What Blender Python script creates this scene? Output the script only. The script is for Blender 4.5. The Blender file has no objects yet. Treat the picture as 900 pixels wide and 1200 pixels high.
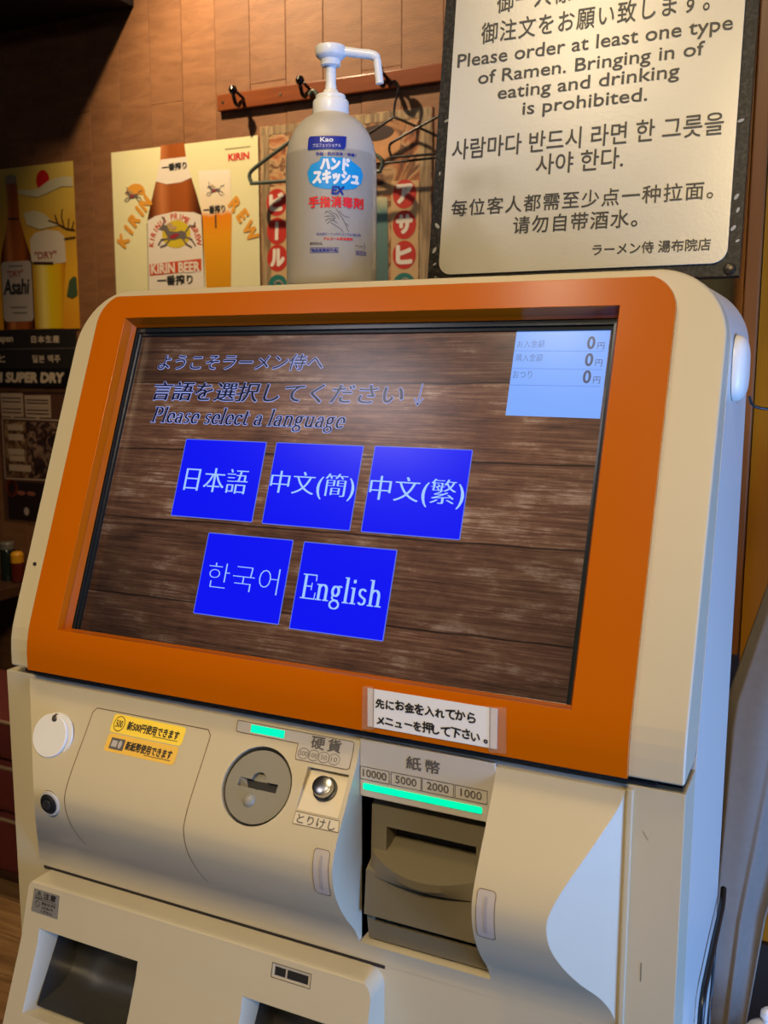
import bpy, bmesh, math, random
from math import sin, cos, pi, radians
from mathutils import Vector, Matrix
random.seed(7)
SC = bpy.context.scene
COL = SC.collection

# ------------------------------------------------------------------ camera, world, lights
# Scene frame: X along the machine's front, Y into the room, Z up; z = 0 is the bottom of the screen opening, the floor is at z = -1.05
FL = -1.05
cam_d = bpy.data.cameras.new('camera')
cam = bpy.data.objects.new('camera', cam_d); COL.objects.link(cam)
YAW, PITCH, ROLL = 0.4464637, 0.14712989, 0.00265192
CAM = Vector((0.69641118, -0.70652652, 0.25964845))
fwd = Vector((-sin(YAW)*cos(PITCH), cos(YAW)*cos(PITCH), -sin(PITCH)))
rgt0 = Vector((cos(YAW), sin(YAW), 0)); up0 = rgt0.cross(fwd)
rgt = rgt0*cos(ROLL) + up0*sin(ROLL); upv = -rgt0*sin(ROLL) + up0*cos(ROLL)
cam.matrix_world = Matrix(((rgt.x, upv.x, -fwd.x, CAM.x), (rgt.y, upv.y, -fwd.y, CAM.y), (rgt.z, upv.z, -fwd.z, CAM.z), (0, 0, 0, 1)))
cam_d.sensor_fit = 'VERTICAL'; cam_d.sensor_height = 36.0; cam_d.lens = 1130.08/1200*36
cam_d.clip_start = 0.02
cam_d.dof.use_dof = True; cam_d.dof.focus_distance = 0.98; cam_d.dof.aperture_fstop = 12.0
SC.camera = cam
SC.view_settings.view_transform = 'Standard'; SC.view_settings.look = 'None'
SC.view_settings.gamma = 1.0; SC.view_settings.exposure = 0.0
SC.view_settings.use_curve_mapping = False

world = bpy.data.worlds.new('world'); SC.world = world; world.use_nodes = True
world.node_tree.nodes['Background'].inputs[0].default_value = (1.0, 0.80, 0.58, 1)
world.node_tree.nodes['Background'].inputs[1].default_value = 0.018


def lamp(name, kind, loc, target, energy, color, size=0.1, sizey=None, spot=None, blend=0.5, spread=None):
    d = bpy.data.lights.new(name, kind); d.energy = energy; d.color = color
    if kind == 'AREA':
        d.size = size
        if sizey: d.shape = 'RECTANGLE'; d.size_y = sizey
        if spread: d.spread = radians(spread)
    else:
        d.shadow_soft_size = size
    if kind == 'SPOT': d.spot_size = radians(spot); d.spot_blend = blend
    o = bpy.data.objects.new(name, d); COL.objects.link(o); o.location = loc
    o.rotation_euler = (Vector(target)-Vector(loc)).to_track_quat('-Z', 'Y').to_euler()
    return o


WARM = (1.0, 0.74, 0.45)
lamp('ceiling_lamp_front', 'AREA', (0.84, -1.85, 1.66), (0.20, 0.0, 0.0), 6.9, (1.0, 0.77, 0.45), 0.45, 0.35, spread=66)
lamp('ceiling_lamp_over_machine', 'AREA', (0.10, -0.60, 1.70), (0.25, -0.05, 0.0), 2.3, (1.0, 0.76, 0.43), 0.40, 0.30, spread=100)
lamp('wall_spot_lamp', 'SPOT', (-1.02, 1.12, 1.66), (-0.62, 1.72, 0.72), 88, WARM, 0.022, spot=118, blend=0.75)
lamp('sign_spot_lamp', 'SPOT', (0.02, -0.95, 1.50), (0.42, 0.36, 0.60), 6.0, (1.0, 0.80, 0.52), 0.05, spot=34, blend=0.7)
lamp('window_daylight', 'AREA', (2.12, -0.40, -0.40), (0.60, 0.10, -0.15), 50, (0.20, 0.43, 1.0), 0.9, 0.9)
lamp('ceiling_lamp_behind', 'AREA', (-0.82, -1.60, 1.76), (-0.3, -0.6, 0.2), 5.0, (0.92, 0.86, 0.95), 0.42, 0.42)
lamp('ceiling_lamp_near', 'AREA', (-0.12, -1.34, 1.76), (0.2, -0.3, 0.2), 1.5, (1.0, 0.88, 0.74), 0.16, 0.16)

# ------------------------------------------------------------------ materials
MATS = {}


def mat(name, color, rough=0.5, metal=0.0, emit=0.0, var=0.05, scale=30.0, bump=0.0, coat=0.0, trans=0.0, spec=0.5, alpha=1.0):
    if name in MATS: return MATS[name]
    m = bpy.data.materials.new(name); m.use_nodes = True; nt = m.node_tree
    b = nt.nodes['Principled BSDF']
    b.inputs['Roughness'].default_value = rough; b.inputs['Metallic'].default_value = metal
    b.inputs['Coat Weight'].default_value = coat; b.inputs['Coat Roughness'].default_value = 0.08
    b.inputs['Transmission Weight'].default_value = trans
    b.inputs['Specular IOR Level'].default_value = spec
    b.inputs['Alpha'].default_value = alpha
    c = (color[0], color[1], color[2], 1)
    tc = nt.nodes.new('ShaderNodeTexCoord'); nz = nt.nodes.new('ShaderNodeTexNoise')
    nz.inputs['Scale'].default_value = scale; nz.inputs['Detail'].default_value = 4
    nt.links.new(tc.outputs['Object'], nz.inputs['Vector'])
    mx = nt.nodes.new('ShaderNodeMix'); mx.data_type = 'RGBA'
    mx.inputs[6].default_value = [max(0, x*(1-var)) for x in c[:3]]+[1]
    mx.inputs[7].default_value = [min(1, x*(1+var)) for x in c[:3]]+[1]
    nt.links.new(nz.outputs['Fac'], mx.inputs[0])
    nt.links.new(mx.outputs[2], b.inputs['Base Color'])
    if bump:
        bp = nt.nodes.new('ShaderNodeBump'); bp.inputs['Strength'].default_value = bump; bp.inputs['Distance'].default_value = 0.001
        nt.links.new(nz.outputs['Fac'], bp.inputs['Height']); nt.links.new(bp.outputs[0], b.inputs['Normal'])
    if emit:
        b.inputs['Emission Color'].default_value = c; b.inputs['Emission Strength'].default_value = emit
    MATS[name] = m
    return m


def grad(name, axis, stops, rough=0.5, noise=0.0, nscale=12.0, stretch=(1, 1, 1), spec=0.3):
    """colour ramp along one Generated axis (printed pictures)"""
    if name in MATS: return MATS[name]
    m = bpy.data.materials.new(name); m.use_nodes = True; nt = m.node_tree; b = nt.nodes['Principled BSDF']
    b.inputs['Roughness'].default_value = rough; b.inputs['Specular IOR Level'].default_value = spec
    tc = nt.nodes.new('ShaderNodeTexCoord'); sp = nt.nodes.new('ShaderNodeSeparateXYZ')
    nt.links.new(tc.outputs['Generated'], sp.inputs[0])
    out = sp.outputs[axis]
    if noise:
        mp = nt.nodes.new('ShaderNodeMapping'); mp.inputs['Scale'].default_value = stretch
        nz = nt.nodes.new('ShaderNodeTexNoise'); nz.inputs['Scale'].default_value = nscale; nz.inputs['Detail'].default_value = 5
        nt.links.new(tc.outputs['Generated'], mp.inputs[0]); nt.links.new(mp.outputs[0], nz.inputs['Vector'])
        ma = nt.nodes.new('ShaderNodeMath'); ma.operation = 'MULTIPLY_ADD'
        ma.inputs[1].default_value = noise; nt.links.new(nz.outputs['Fac'], ma.inputs[0])
        sb = nt.nodes.new('ShaderNodeMath'); sb.operation = 'SUBTRACT'; sb.inputs[1].default_value = noise*0.5
        nt.links.new(out, sb.inputs[0]); nt.links.new(sb.outputs[0], ma.inputs[2]); out = ma.outputs[0]
    cr = nt.nodes.new('ShaderNodeValToRGB'); el = cr.color_ramp.elements
    while len(el) < len(stops): el.new(0.5)
    for e, (p, c) in zip(el, stops): e.position = p; e.color = (c[0], c[1], c[2], 1)
    nt.links.new(out, cr.inputs[0]); nt.links.new(cr.outputs[0], b.inputs['Base Color'])
    MATS[name] = m
    return m


def noise_art(name, stops, scale=6.0, distort=1.5, stretch=(1, 1, 1), rough=0.5):
    if name in MATS: return MATS[name]
    m = bpy.data.materials.new(name); m.use_nodes = True; nt = m.node_tree; b = nt.nodes['Principled BSDF']
    b.inputs['Roughness'].default_value = rough
    tc = nt.nodes.new('ShaderNodeTexCoord'); mp = nt.nodes.new('ShaderNodeMapping'); mp.inputs['Scale'].default_value = stretch
    nz = nt.nodes.new('ShaderNodeTexNoise'); nz.inputs['Scale'].default_value = scale
    nz.inputs['Detail'].default_value = 6; nz.inputs['Distortion'].default_value = distort
    nt.links.new(tc.outputs['Object'], mp.inputs[0]); nt.links.new(mp.outputs[0], nz.inputs['Vector'])
    cr = nt.nodes.new('ShaderNodeValToRGB'); el = cr.color_ramp.elements
    while len(el) < len(stops): el.new(0.5)
    for e, (p, c) in zip(el, stops): e.position = p; e.color = (c[0], c[1], c[2], 1)
    nt.links.new(nz.outputs['Fac'], cr.inputs[0]); nt.links.new(cr.outputs[0], b.inputs['Base Color'])
    MATS[name] = m
    return m


def wood(name, dark, light, rough=0.55, grain=(1, 1, 14), scale=9.0, rand=0.25, bump=0.4, ripple=0.0):
    """wood with a streaked grain and a tint that differs from board to board"""
    if name in MATS: return MATS[name]
    m = bpy.data.materials.new(name); m.use_nodes = True; nt = m.node_tree; b = nt.nodes['Principled BSDF']
    b.inputs['Roughness'].default_value = rough
    tc = nt.nodes.new('ShaderNodeTexCoord'); oi = nt.nodes.new('ShaderNodeObjectInfo')
    mp = nt.nodes.new('ShaderNodeMapping'); mp.inputs['Scale'].default_value = grain
    ad = nt.nodes.new('ShaderNodeVectorMath'); ad.operation = 'ADD'
    sc = nt.nodes.new('ShaderNodeVectorMath'); sc.operation = 'SCALE'; sc.inputs[3].default_value = 37.0
    cb = nt.nodes.new('ShaderNodeCombineXYZ')
    nt.links.new(oi.outputs['Random'], cb.inputs[0]); nt.links.new(oi.outputs['Random'], cb.inputs[2])
    nt.links.new(cb.outputs[0], sc.inputs[0]); nt.links.new(tc.outputs['Object'], ad.inputs[0]); nt.links.new(sc.outputs[0], ad.inputs[1])
    nt.links.new(ad.outputs[0], mp.inputs[0])
    nz = nt.nodes.new('ShaderNodeTexNoise'); nz.inputs['Scale'].default_value = scale; nz.inputs['Detail'].default_value = 7
    nz.inputs['Roughness'].default_value = 0.65; nz.inputs['Distortion'].default_value = 0.6
    nt.links.new(mp.outputs[0], nz.inputs['Vector'])
    cr = nt.nodes.new('ShaderNodeValToRGB'); el = cr.color_ramp.elements
    el[0].position = 0.3; el[0].color = (*dark, 1); el[1].position = 0.72; el[1].color = (*light, 1)
    nt.links.new(nz.outputs['Fac'], cr.inputs[0])
    mr = nt.nodes.new('ShaderNodeMapRange'); mr.inputs['To Min'].default_value = 1-rand; mr.inputs['To Max'].default_value = 1+rand
    nt.links.new(oi.outputs['Random'], mr.inputs['Value'])
    mu = nt.nodes.new('ShaderNodeVectorMath'); mu.operation = 'SCALE'
    nt.links.new(cr.outputs[0], mu.inputs[0]); nt.links.new(mr.outputs[0], mu.inputs[3])
    nt.links.new(mu.outputs[0], b.inputs['Base Color'])
    bp = nt.nodes.new('ShaderNodeBump'); bp.inputs['Strength'].default_value = bump; bp.inputs['Distance'].default_value = 0.002
    h = nz.outputs['Fac']
    if ripple:
        wv = nt.nodes.new('ShaderNodeTexWave'); wv.bands_direction = 'Z'; wv.inputs['Scale'].default_value = ripple
        wv.inputs['Distortion'].default_value = 5.0; wv.inputs['Detail'].default_value = 3; wv.inputs['Detail Scale'].default_value = 0.35
        nt.links.new(ad.outputs[0], wv.inputs['Vector'])
        a2 = nt.nodes.new('ShaderNodeMath'); a2.operation = 'ADD'
        nt.links.new(h, a2.inputs[0]); nt.links.new(wv.outputs['Fac'], a2.inputs[1]); h = a2.outputs[0]
    nt.links.new(h, bp.inputs['Height']); nt.links.new(bp.outputs[0], b.inputs['Normal'])
    MATS[name] = m
    return m


cream = mat('cream_plastic', (0.515, 0.45, 0.315), rough=0.42, var=0.02, scale=60, bump=0.03)
cream2 = mat('cream_plastic_front', (0.515, 0.45, 0.315), rough=0.36, var=0.02, scale=60, bump=0.02)
cabinet = mat('cabinet_side_paint', (0.60, 0.58, 0.52), rough=0.34, var=0.02, scale=40)
orange = mat('orange_gloss_plastic', (0.46, 0.105, 0.0005), rough=0.20, var=0.03, scale=8, coat=0.0, spec=0.28)
black = mat('black_plastic', (0.008, 0.008, 0.009), rough=0.35, var=0.1)
seam = mat('dark_seam', (0.02, 0.015, 0.012), rough=0.9)
greyplate = mat('grey_plate', (0.50, 0.46, 0.40), rough=0.45, var=0.02)
coingrey = mat('coin_disc_grey', (0.235, 0.22, 0.175), rough=0.38, metal=0.1, var=0.03)
unitbrown = mat('note_reader_plastic', (0.155, 0.13, 0.082), rough=0.38, var=0.03)
ink = mat('black_ink', (0.012, 0.011, 0.012), rough=0.6)
inkgrey = mat('grey_ink', (0.10, 0.09, 0.085), rough=0.6)
white = mat('white_plastic', (0.80, 0.80, 0.79), rough=0.32, var=0.01)
steel = mat('dark_steel', (0.20, 0.195, 0.185), rough=0.26, metal=0.85, var=0.1, scale=15)
chrome = mat('chrome', (0.75, 0.75, 0.75), rough=0.12, metal=1.0)
led = mat('green_led', (0.0, 0.72, 0.36), emit=1.0, rough=.5, spec=.1)


# ------------------------------------------------------------------ mesh helpers
WL = {}   # world location of every object's origin


def mk(name, verts, faces, m, parent=None, smooth=False, angle=None):
    vs = [Vector(v) for v in verts]
    lo = Vector([min(v[i] for v in vs) for i in range(3)]); hi = Vector([max(v[i] for v in vs) for i in range(3)])
    c = (lo+hi)/2
    me = bpy.data.meshes.new(name)
    me.from_pydata([v-c for v in vs], [], faces); me.update()
    if smooth or angle:
        me.shade_smooth()
        if angle: me.set_sharp_from_angle(angle=radians(angle))
    me.materials.append(m)
    o = bpy.data.objects.new(name, me); COL.objects.link(o)
    if parent is not None:
        o.parent = parent; o.location = c-WL[parent.name]
    else:
        o.location = c
    WL[o.name] = c
    return o


def empty(name, loc, label=None, cat=None, group=None):
    o = bpy.data.objects.new(name, None); COL.objects.link(o); o.location = loc; WL[o.name] = Vector(loc)
    o.empty_display_size = 0.02
    tag(o, label, cat, group)
    return o


def tag(o, label=None, cat=None, group=None, kind=None):
    if label: o['label'] = label
    if cat: o['category'] = cat
    if group: o['group'] = group
    if kind: o['kind'] = kind
    return o


def from_bm(name, bm, m, parent=None, smooth=False, angle=None):
    bm.verts.ensure_lookup_table()
    bm.verts.index_update()
    v = [tuple(x.co) for x in bm.verts]; f = [[x.index for x in p.verts] for p in bm.faces]
    bm.free()
    return mk(name, v, f, m, parent, smooth, angle)


def boxgeo(lo, hi):
    x0, y0, z0 = lo; x1, y1, z1 = hi
    v = [(x0, y0, z0), (x1, y0, z0), (x1, y1, z0), (x0, y1, z0), (x0, y0, z1), (x1, y0, z1), (x1, y1, z1), (x0, y1, z1)]
    f = [(0, 3, 2, 1), (4, 5, 6, 7), (0, 1, 5, 4), (1, 2, 6, 5), (2, 3, 7, 6), (3, 0, 4, 7)]
    return v, f


def box(name, lo, hi, m, parent=None, bev=0.0, seg=2):
    v, f = boxgeo(lo, hi)
    if not bev: return mk(name, v, f, m, parent)
    bm = bmesh.new(); bv = [bm.verts.new(x) for x in v]
    for q in f: bm.faces.new([bv[i] for i in q])
    bmesh.ops.bevel(bm, geom=bm.edges[:], offset=bev, segments=seg, affect='EDGES', profile=0.5)
    return from_bm(name, bm, m, parent, angle=20)


def prism(pts, axis, a, b):
    """pts: 2D polygon; axis 'x' -> (y,z) polygon extruded in x; 'y' -> (x,z) polygon extruded in y"""
    n = len(pts)
    def P(p, t):
        return (t, p[0], p[1]) if axis == 'x' else ((p[0], t, p[1]) if axis == 'y' else (p[0], p[1], t))
    v = [P(p, a) for p in pts]+[P(p, b) for p in pts]
    f = [list(range(n)), list(range(2*n-1, n-1, -1))]+[(i, i+n, (i+1) % n+n, (i+1) % n) for i in range(n)]
    bm = bmesh.new(); bv = [bm.verts.new(x) for x in v]
    for q in f: bm.faces.new([bv[i] for i in q])
    bmesh.ops.recalc_face_normals(bm, faces=bm.faces[:])
    me = bpy.data.meshes.new('tmp'); bm.to_mesh(me); bm.free()
    return me


def meshdata(v, f):
    bm = bmesh.new(); bv = [bm.verts.new(x) for x in v]
    for q in f: bm.faces.new([bv[i] for i in q])
    bmesh.ops.recalc_face_normals(bm, faces=bm.faces[:])
    me = bpy.data.meshes.new('tmp'); bm.to_mesh(me); bm.free()
    return me


def solid(name, base, ops, m, parent=None, bev=0.0, angle=38, seg=2, bevang=32):
    """boolean a base mesh with a list of (operation, mesh), bevel, and keep only the result"""
    tmp = bpy.data.objects.new('tmp_solid', base); COL.objects.link(tmp); tools = []
    for op, me in ops:
        t = bpy.data.objects.new('tmp_tool', me); COL.objects.link(t); tools.append(t)
        md = tmp.modifiers.new('b', 'BOOLEAN'); md.operation = op; md.object = t; md.solver = 'EXACT'
    if bev:
        md = tmp.modifiers.new('bev', 'BEVEL'); md.width = bev; md.segments = seg; md.limit_method = 'ANGLE'; md.angle_limit = radians(bevang)
        md.use_clamp_overlap = True
    dg = bpy.context.evaluated_depsgraph_get(); dg.update()
    ev = tmp.evaluated_get(dg); me = bpy.data.meshes.new_from_object(ev)
    v = [tuple(x.co) for x in me.vertices]; f = [list(p.vertices) for p in me.polygons]
    for t in tools+[tmp]: bpy.data.objects.remove(t)
    o = mk(name, v, f, m, parent, angle=angle)
    w = o.modifiers.new('weighted', 'WEIGHTED_NORMAL'); w.keep_sharp = True; w.weight = 80
    return o


def rrect(x0, y0, x1, y1, r, n=6):
    p = []
    rr = r if isinstance(r, (tuple, list)) else (r, r, r, r)   # bl, br, tr, tl
    for (cx, cy, a), q in zip(((x0, y0, pi), (x1, y0, 1.5*pi), (x1, y1, 0), (x0, y1, 0.5*pi)), rr):
        if q <= 0: p.append((cx, cy)); continue
        ox = cx+q if cx == x0 else cx-q; oy = cy+q if cy == y0 else cy-q
        for i in range(n+1):
            t = a+pi/2*i/n; p.append((ox+q*cos(t), oy+q*sin(t)))
    return p


def circ(cx, cy, rx, ry=None, n=28, a0=0, a1=2*pi):
    ry = ry or rx
    k = n if abs(a1-a0-2*pi) < 1e-6 else n+1
    return [(cx+rx*cos(a0+(a1-a0)*i/n), cy+ry*sin(a0+(a1-a0)*i/n)) for i in range(k)]


def flat(name, verts2, faces, frame, off, m, parent=None, cutu=None, cutv=None):
    """a flat print: 2D geometry laid on a frame (which may be a curved surface)"""
    if cutu or cutv:
        bm = bmesh.new(); bv = [bm.verts.new((q[0], q[1], q[2] if len(q) > 2 else 0)) for q in verts2]
        for q in faces:
            try: bm.faces.new([bv[i] for i in q])
            except ValueError: pass
        for step, ax in ((cutu, 0), (cutv, 1)):
            if not step: continue
            lo = min(v.co[ax] for v in bm.verts); hi = max(v.co[ax] for v in bm.verts)
            k = math.ceil(lo/step)
            while k*step < hi:
                co = [0, 0, 0]; co[ax] = k*step; no = [0, 0, 0]; no[ax] = 1
                bmesh.ops.bisect_plane(bm, geom=bm.verts[:]+bm.edges[:]+bm.faces[:], plane_co=co, plane_no=no, dist=1e-7)
                k += 1
        bm.verts.index_update()
        verts2 = [(v.co.x, v.co.y, v.co.z) for v in bm.verts]; faces = [[v.index for v in p.verts] for p in bm.faces]; bm.free()
    return mk(name, [frame(q[0], q[1], off+(q[2] if len(q) > 2 else 0)) for q in verts2], faces, m, parent)


def poly(name, pts, frame, off, m, parent=None, **k):
    return flat(name, pts, [list(range(len(pts)))], frame, off, m, parent, **k)


def strokes(paths, w):
    """thin lines of width w as quads; path = list of points (repeat the first point to close)"""
    V, F = [], []
    for pts in paths:
        for a, b in zip(pts, pts[1:]):
            dx, dy = b[0]-a[0], b[1]-a[1]; L = math.hypot(dx, dy)
            if L < 1e-9: continue
            tx, ty = dx/L*w/2, dy/L*w/2; nx, ny = -ty, tx; k = len(V)
            V += [(a[0]-tx*.5+nx, a[1]-ty*.5+ny), (a[0]-tx*.5-nx, a[1]-ty*.5-ny), (b[0]+tx*.5-nx, b[1]+ty*.5-ny), (b[0]+tx*.5+nx, b[1]+ty*.5+ny)]
            F.append((k, k+1, k+2, k+3))
    return V, F


def line(name, paths, w, frame, off, m, parent=None, **k):
    v, f = strokes(paths, w)
    return flat(name, v, f, frame, off, m, parent, **k)


def closed(p): return list(p)+[p[0]]


_tc = {}
LAY = 5e-6   # overlapping copies of a letter lie this far apart, as layers of print


def glyphs(s, offset=0.0, shear=0.0, space=1.0, mono=False):
    key = (s, round(offset, 5), shear, space)
    if key in _tc: return _tc[key]
    cu = bpy.data.curves.new('t', 'FONT'); cu.body = s; cu.size = 1; cu.resolution_u = 3; cu.offset = offset; cu.shear = shear
    cu.space_character = space; cu.fill_mode = 'FRONT'; cu.dimensions = '2D'
    o = bpy.data.objects.new('t', cu); COL.objects.link(o)
    dg = bpy.context.evaluated_depsgraph_get(); dg.update()
    me = bpy.data.meshes.new_from_object(o.evaluated_get(dg))
    r = ([(v.co.x, v.co.y) for v in me.vertices], [list(p.vertices) for p in me.polygons])
    bpy.data.objects.remove(o); bpy.data.curves.remove(cu); bpy.data.meshes.remove(me)
    _tc[key] = r
    return r


def bbox(v):
    return min(x for x, y in v), min(y for x, y in v), max(x for x, y in v), max(y for x, y in v)


def text(name, s, bx, frame, off, m, parent=None, bold=0.0, xb=0.0, shear=0.0, rot=0.0, space=1.0, geo=None, **k):
    """lettering s fitted into the box (u0,v0,u1,v1); bold in metres thickens all strokes, xb only the upright ones"""
    v0, f0 = geo if geo else glyphs(s, 0, shear, space)
    a = bbox(v0); sx = (bx[2]-bx[0])/(a[2]-a[0]); sy = (bx[3]-bx[1])/max(1e-6, a[3]-a[1])
    if bold < 0 and not geo: v0, f0 = glyphs(s, bold/((sx+sy)/2), shear, space)
    P = [((x-a[0])*sx+bx[0], (y-a[1])*sy+bx[1]) for x, y in v0]; F = [list(f) for f in f0]
    if xb or bold > 0:
        dirs = [(-xb, 0), (0, 0), (xb, 0)] if xb else [(0, 0)]
        if bold > 0: dirs = [(dx+bold*cos(q*pi/4), dy+bold*sin(q*pi/4)) for dx, dy in dirs for q in range(8)]
        base = P; n = len(base); P = []; FF = []
        for j, (d, e) in enumerate(dirs):
            P += [(x+d, y+e, j*LAY) for x, y in base]; FF += [[i+j*n for i in f] for f in F]
        F = FF
    if rot:
        cx, cy = (bx[0]+bx[2])/2, (bx[1]+bx[3])/2; c, sn = cos(rot), sin(rot)
        P = [(cx+(q[0]-cx)*c-(q[1]-cy)*sn, cy+(q[0]-cx)*sn+(q[1]-cy)*c, q[2] if len(q) > 2 else 0) for q in P]
    return flat(name, P, F, frame, off, m, parent, **k)


def text_h(name, s, u, v, h, frame, off, m, parent=None, ratio=1.0, center=False, **k):
    g = glyphs(s, 0, k.get('shear', 0.0), k.get('space', 1.0)); a = bbox(g[0]); sc = h/(a[3]-a[1]); w = (a[2]-a[0])*sc*ratio
    if center: u -= w/2
    return text(name, s, (u, v, u+w, v+h), frame, off, m, parent, **k)


# broad-nib serif letters
def arcp(cx, cy, rx, ry, a0, a1, n=12):
    return [(cx+rx*cos(radians(a0+(a1-a0)*i/n)), cy+ry*sin(radians(a0+(a1-a0)*i/n))) for i in range(n+1)]


def _stem(x, y0, y1): return ([(x, y0), (x, y1)], 1)
def _ser(x0, x1, y): return ([(x0, y), (x1, y)], .3)


SER = {
    'E': (.62, [_stem(.15, .01, .69), _ser(.03, .56, .69), _ser(.03, .58, .01), _ser(.15, .42, .36), ([(.56, .69), (.575, .54)], .35), ([(.59, .01), (.60, .18)], .35), ([(.42, .27), (.42, .45)], .35)]),
    'P': (.60, [_stem(.15, .01, .69), _ser(.03, .26, .01), _ser(.03, .30, .69), (arcp(.30, .515, .20, .175, 90, -90), 1), _ser(.15, .31, .34)]),
    'n': (.56, [_stem(.13, .01, .44), (arcp(.27, .30, .145, .145, 155, 0), .9), _stem(.415, .01, .31), _ser(.03, .24, .01), _ser(.32, .53, .01), _ser(.03, .13, .44)]),
    'h': (.56, [_stem(.13, .01, .71), (arcp(.27, .30, .145, .145, 155, 0), .9), _stem(.415, .01, .31), _ser(.03, .24, .01), _ser(.32, .53, .01), _ser(.03, .13, .71)]),
    'u': (.56, [_stem(.13, .12, .44), (arcp(.27, .15, .14, .14, 180, 335), .9), _stem(.41, .01, .44), _ser(.03, .13, .44), _ser(.31, .41, .44), _ser(.41, .53, .01)]),
    'l': (.28, [_stem(.13, .01, .71), _ser(.03, .24, .01), _ser(.03, .13, .71)]),
    'i': (.28, [_stem(.13, .01, .44), _ser(.03, .24, .01), _ser(.03, .13, .44), ([(.13, .60), (.13, .66)], 1)]),
    't': (.34, [_stem(.14, .10, .60), (arcp(.23, .11, .09, .10, 190, 320), .7), _ser(.03, .30, .44)]),
    'e': (.48, [(arcp(.245, .225, .165, .215, 0, 320, 18), .95), _ser(.09, .41, .235)]),
    'c': (.46, [(arcp(.245, .225, .165, .215, 40, 320, 18), .95), ([(.36, .33), (.36, .36)], 1)]),
    'a': (.50, [_stem(.355, .03, .32), (arcp(.235, .32, .12, .12, 0, 165), .6), ([(.12, .32), (.12, .34)], .9), (arcp(.22, .13, .125, .12, 60, 300), .95), _ser(.355, .46, .01)]),
    's': (.42, [(arcp(.205, .335, .115, .105, 35, 235, 10)+[(.26, .19)]+arcp(.205, .115, .12, .105, 40, -145, 10), .75)]),
    'g': (.52, [(arcp(.225, .30, .125, .14, 0, 360, 18), .9), ([(.13, .17), (.11, .11), (.16, .06), (.34, .04)], .5), (arcp(.235, -.08, .175, .115, 80, 440, 18), .6), ([(.31, .41), (.37, .45), (.44, .43)], .5)]),
    ' ': (.27, []),
}


def hull(pts):
    pts = sorted(set(pts)); lo = []
    for p in pts:
        while len(lo) >= 2 and (lo[-1][0]-lo[-2][0])*(p[1]-lo[-2][1])-(lo[-1][1]-lo[-2][1])*(p[0]-lo[-2][0]) <= 0: lo.pop()
        lo.append(p)
    hi = []
    for p in reversed(pts):
        while len(hi) >= 2 and (hi[-1][0]-hi[-2][0])*(p[1]-hi[-2][1])-(hi[-1][1]-hi[-2][1])*(p[0]-hi[-2][0]) <= 0: hi.pop()
        hi.append(p)
    return lo[:-1]+hi[:-1]


def serif(s, wx=.10, wy=.03, shear=0.0, grow=0.0):
    V, F, x = [], [], 0
    for ch in s:
        adv, paths = SER[ch]
        for pts, k in paths:
            hx, hy = wx/2*k+grow, wy/2+grow
            for a, b in zip(pts, pts[1:]):
                q = hull([(p[0]+sx*hx, p[1]+sy*hy) for p in (a, b) for sx in (-1, 1) for sy in (-1, 1)])
                n = len(V); V += [(x+p[0]+shear*p[1], p[1]) for p in q]; F.append(list(range(n, n+len(q))))
        x += adv
    return V, F


def tube(name, pts, r, m, parent=None, n=8, closedp=False, caps=True):
    P = [Vector(p) for p in pts]; V, F = [], []; N = len(P)
    ref = Vector((0.3, 0.2, 1)).normalized()
    for i, p in enumerate(P):
        if closedp: t = (P[(i+1) % N]-P[i-1]).normalized()
        else: t = (P[min(i+1, N-1)]-P[max(i-1, 0)]).normalized()
        a = t.cross(ref)
        if a.length < 1e-3: a = t.cross(Vector((1, 0, 0)))
        a.normalize(); b = t.cross(a)
        rr = r[i] if isinstance(r, (list, tuple)) else r
        for k in range(n):
            V.append(p+a*rr*cos(2*pi*k/n)+b*rr*sin(2*pi*k/n))
    for i in range(N if closedp else N-1):
        for k in range(n):
            j = (i+1) % N
            F.append((i*n+k, i*n+(k+1) % n, j*n+(k+1) % n, j*n+k))
    if not closedp and caps: F += [list(range(n))[::-1], list(range((N-1)*n, N*n))]
    return mk(name, V, F, m, parent, angle=50)


def smoothpath(pts, n=6):
    P = [Vector(p) for p in pts]; out = []
    for i in range(len(P)-1):
        p0 = P[max(i-1, 0)]; p1 = P[i]; p2 = P[i+1]; p3 = P[min(i+2, len(P)-1)]
        for k in range(n):
            t = k/n
            out.append(0.5*((2*p1)+(-p0+p2)*t+(2*p0-5*p1+4*p2-p3)*t*t+(-p0+3*p1-3*p2+p3)*t**3))
    out.append(P[-1])
    return out


def lathe(name, prof, c, m, parent=None, n=40, axis=(0, 0, 1), angle=32):
    """prof: list of (radius, height) from bottom to top around axis through c"""
    A = Vector(axis).normalized(); a = A.orthogonal().normalized(); b = A.cross(a); c = Vector(c)
    V, F = [], []; N = len(prof)
    for r, h in prof:
        for k in range(n): V.append(c+A*h+a*r*cos(2*pi*k/n)+b*r*sin(2*pi*k/n))
    for i in range(N-1):
        for k in range(n): F.append((i*n+k, i*n+(k+1) % n, (i+1)*n+(k+1) % n, (i+1)*n+k))
    F += [list(range(n))[::-1], list(range((N-1)*n, N*n))]
    return mk(name, V, F, m, parent, angle=angle)


def S(r, g, b):   # sRGB 0-255 to linear
    f = lambda x: ((x/255+.055)/1.055)**2.4 if x > 10 else x/255/12.92
    return (f(r), f(g), f(b))


# ------------------------------------------------------------------ frames
TILT = 0.36363931
ST, CT = sin(TILT), cos(TILT)
WY = 1.70


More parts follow.
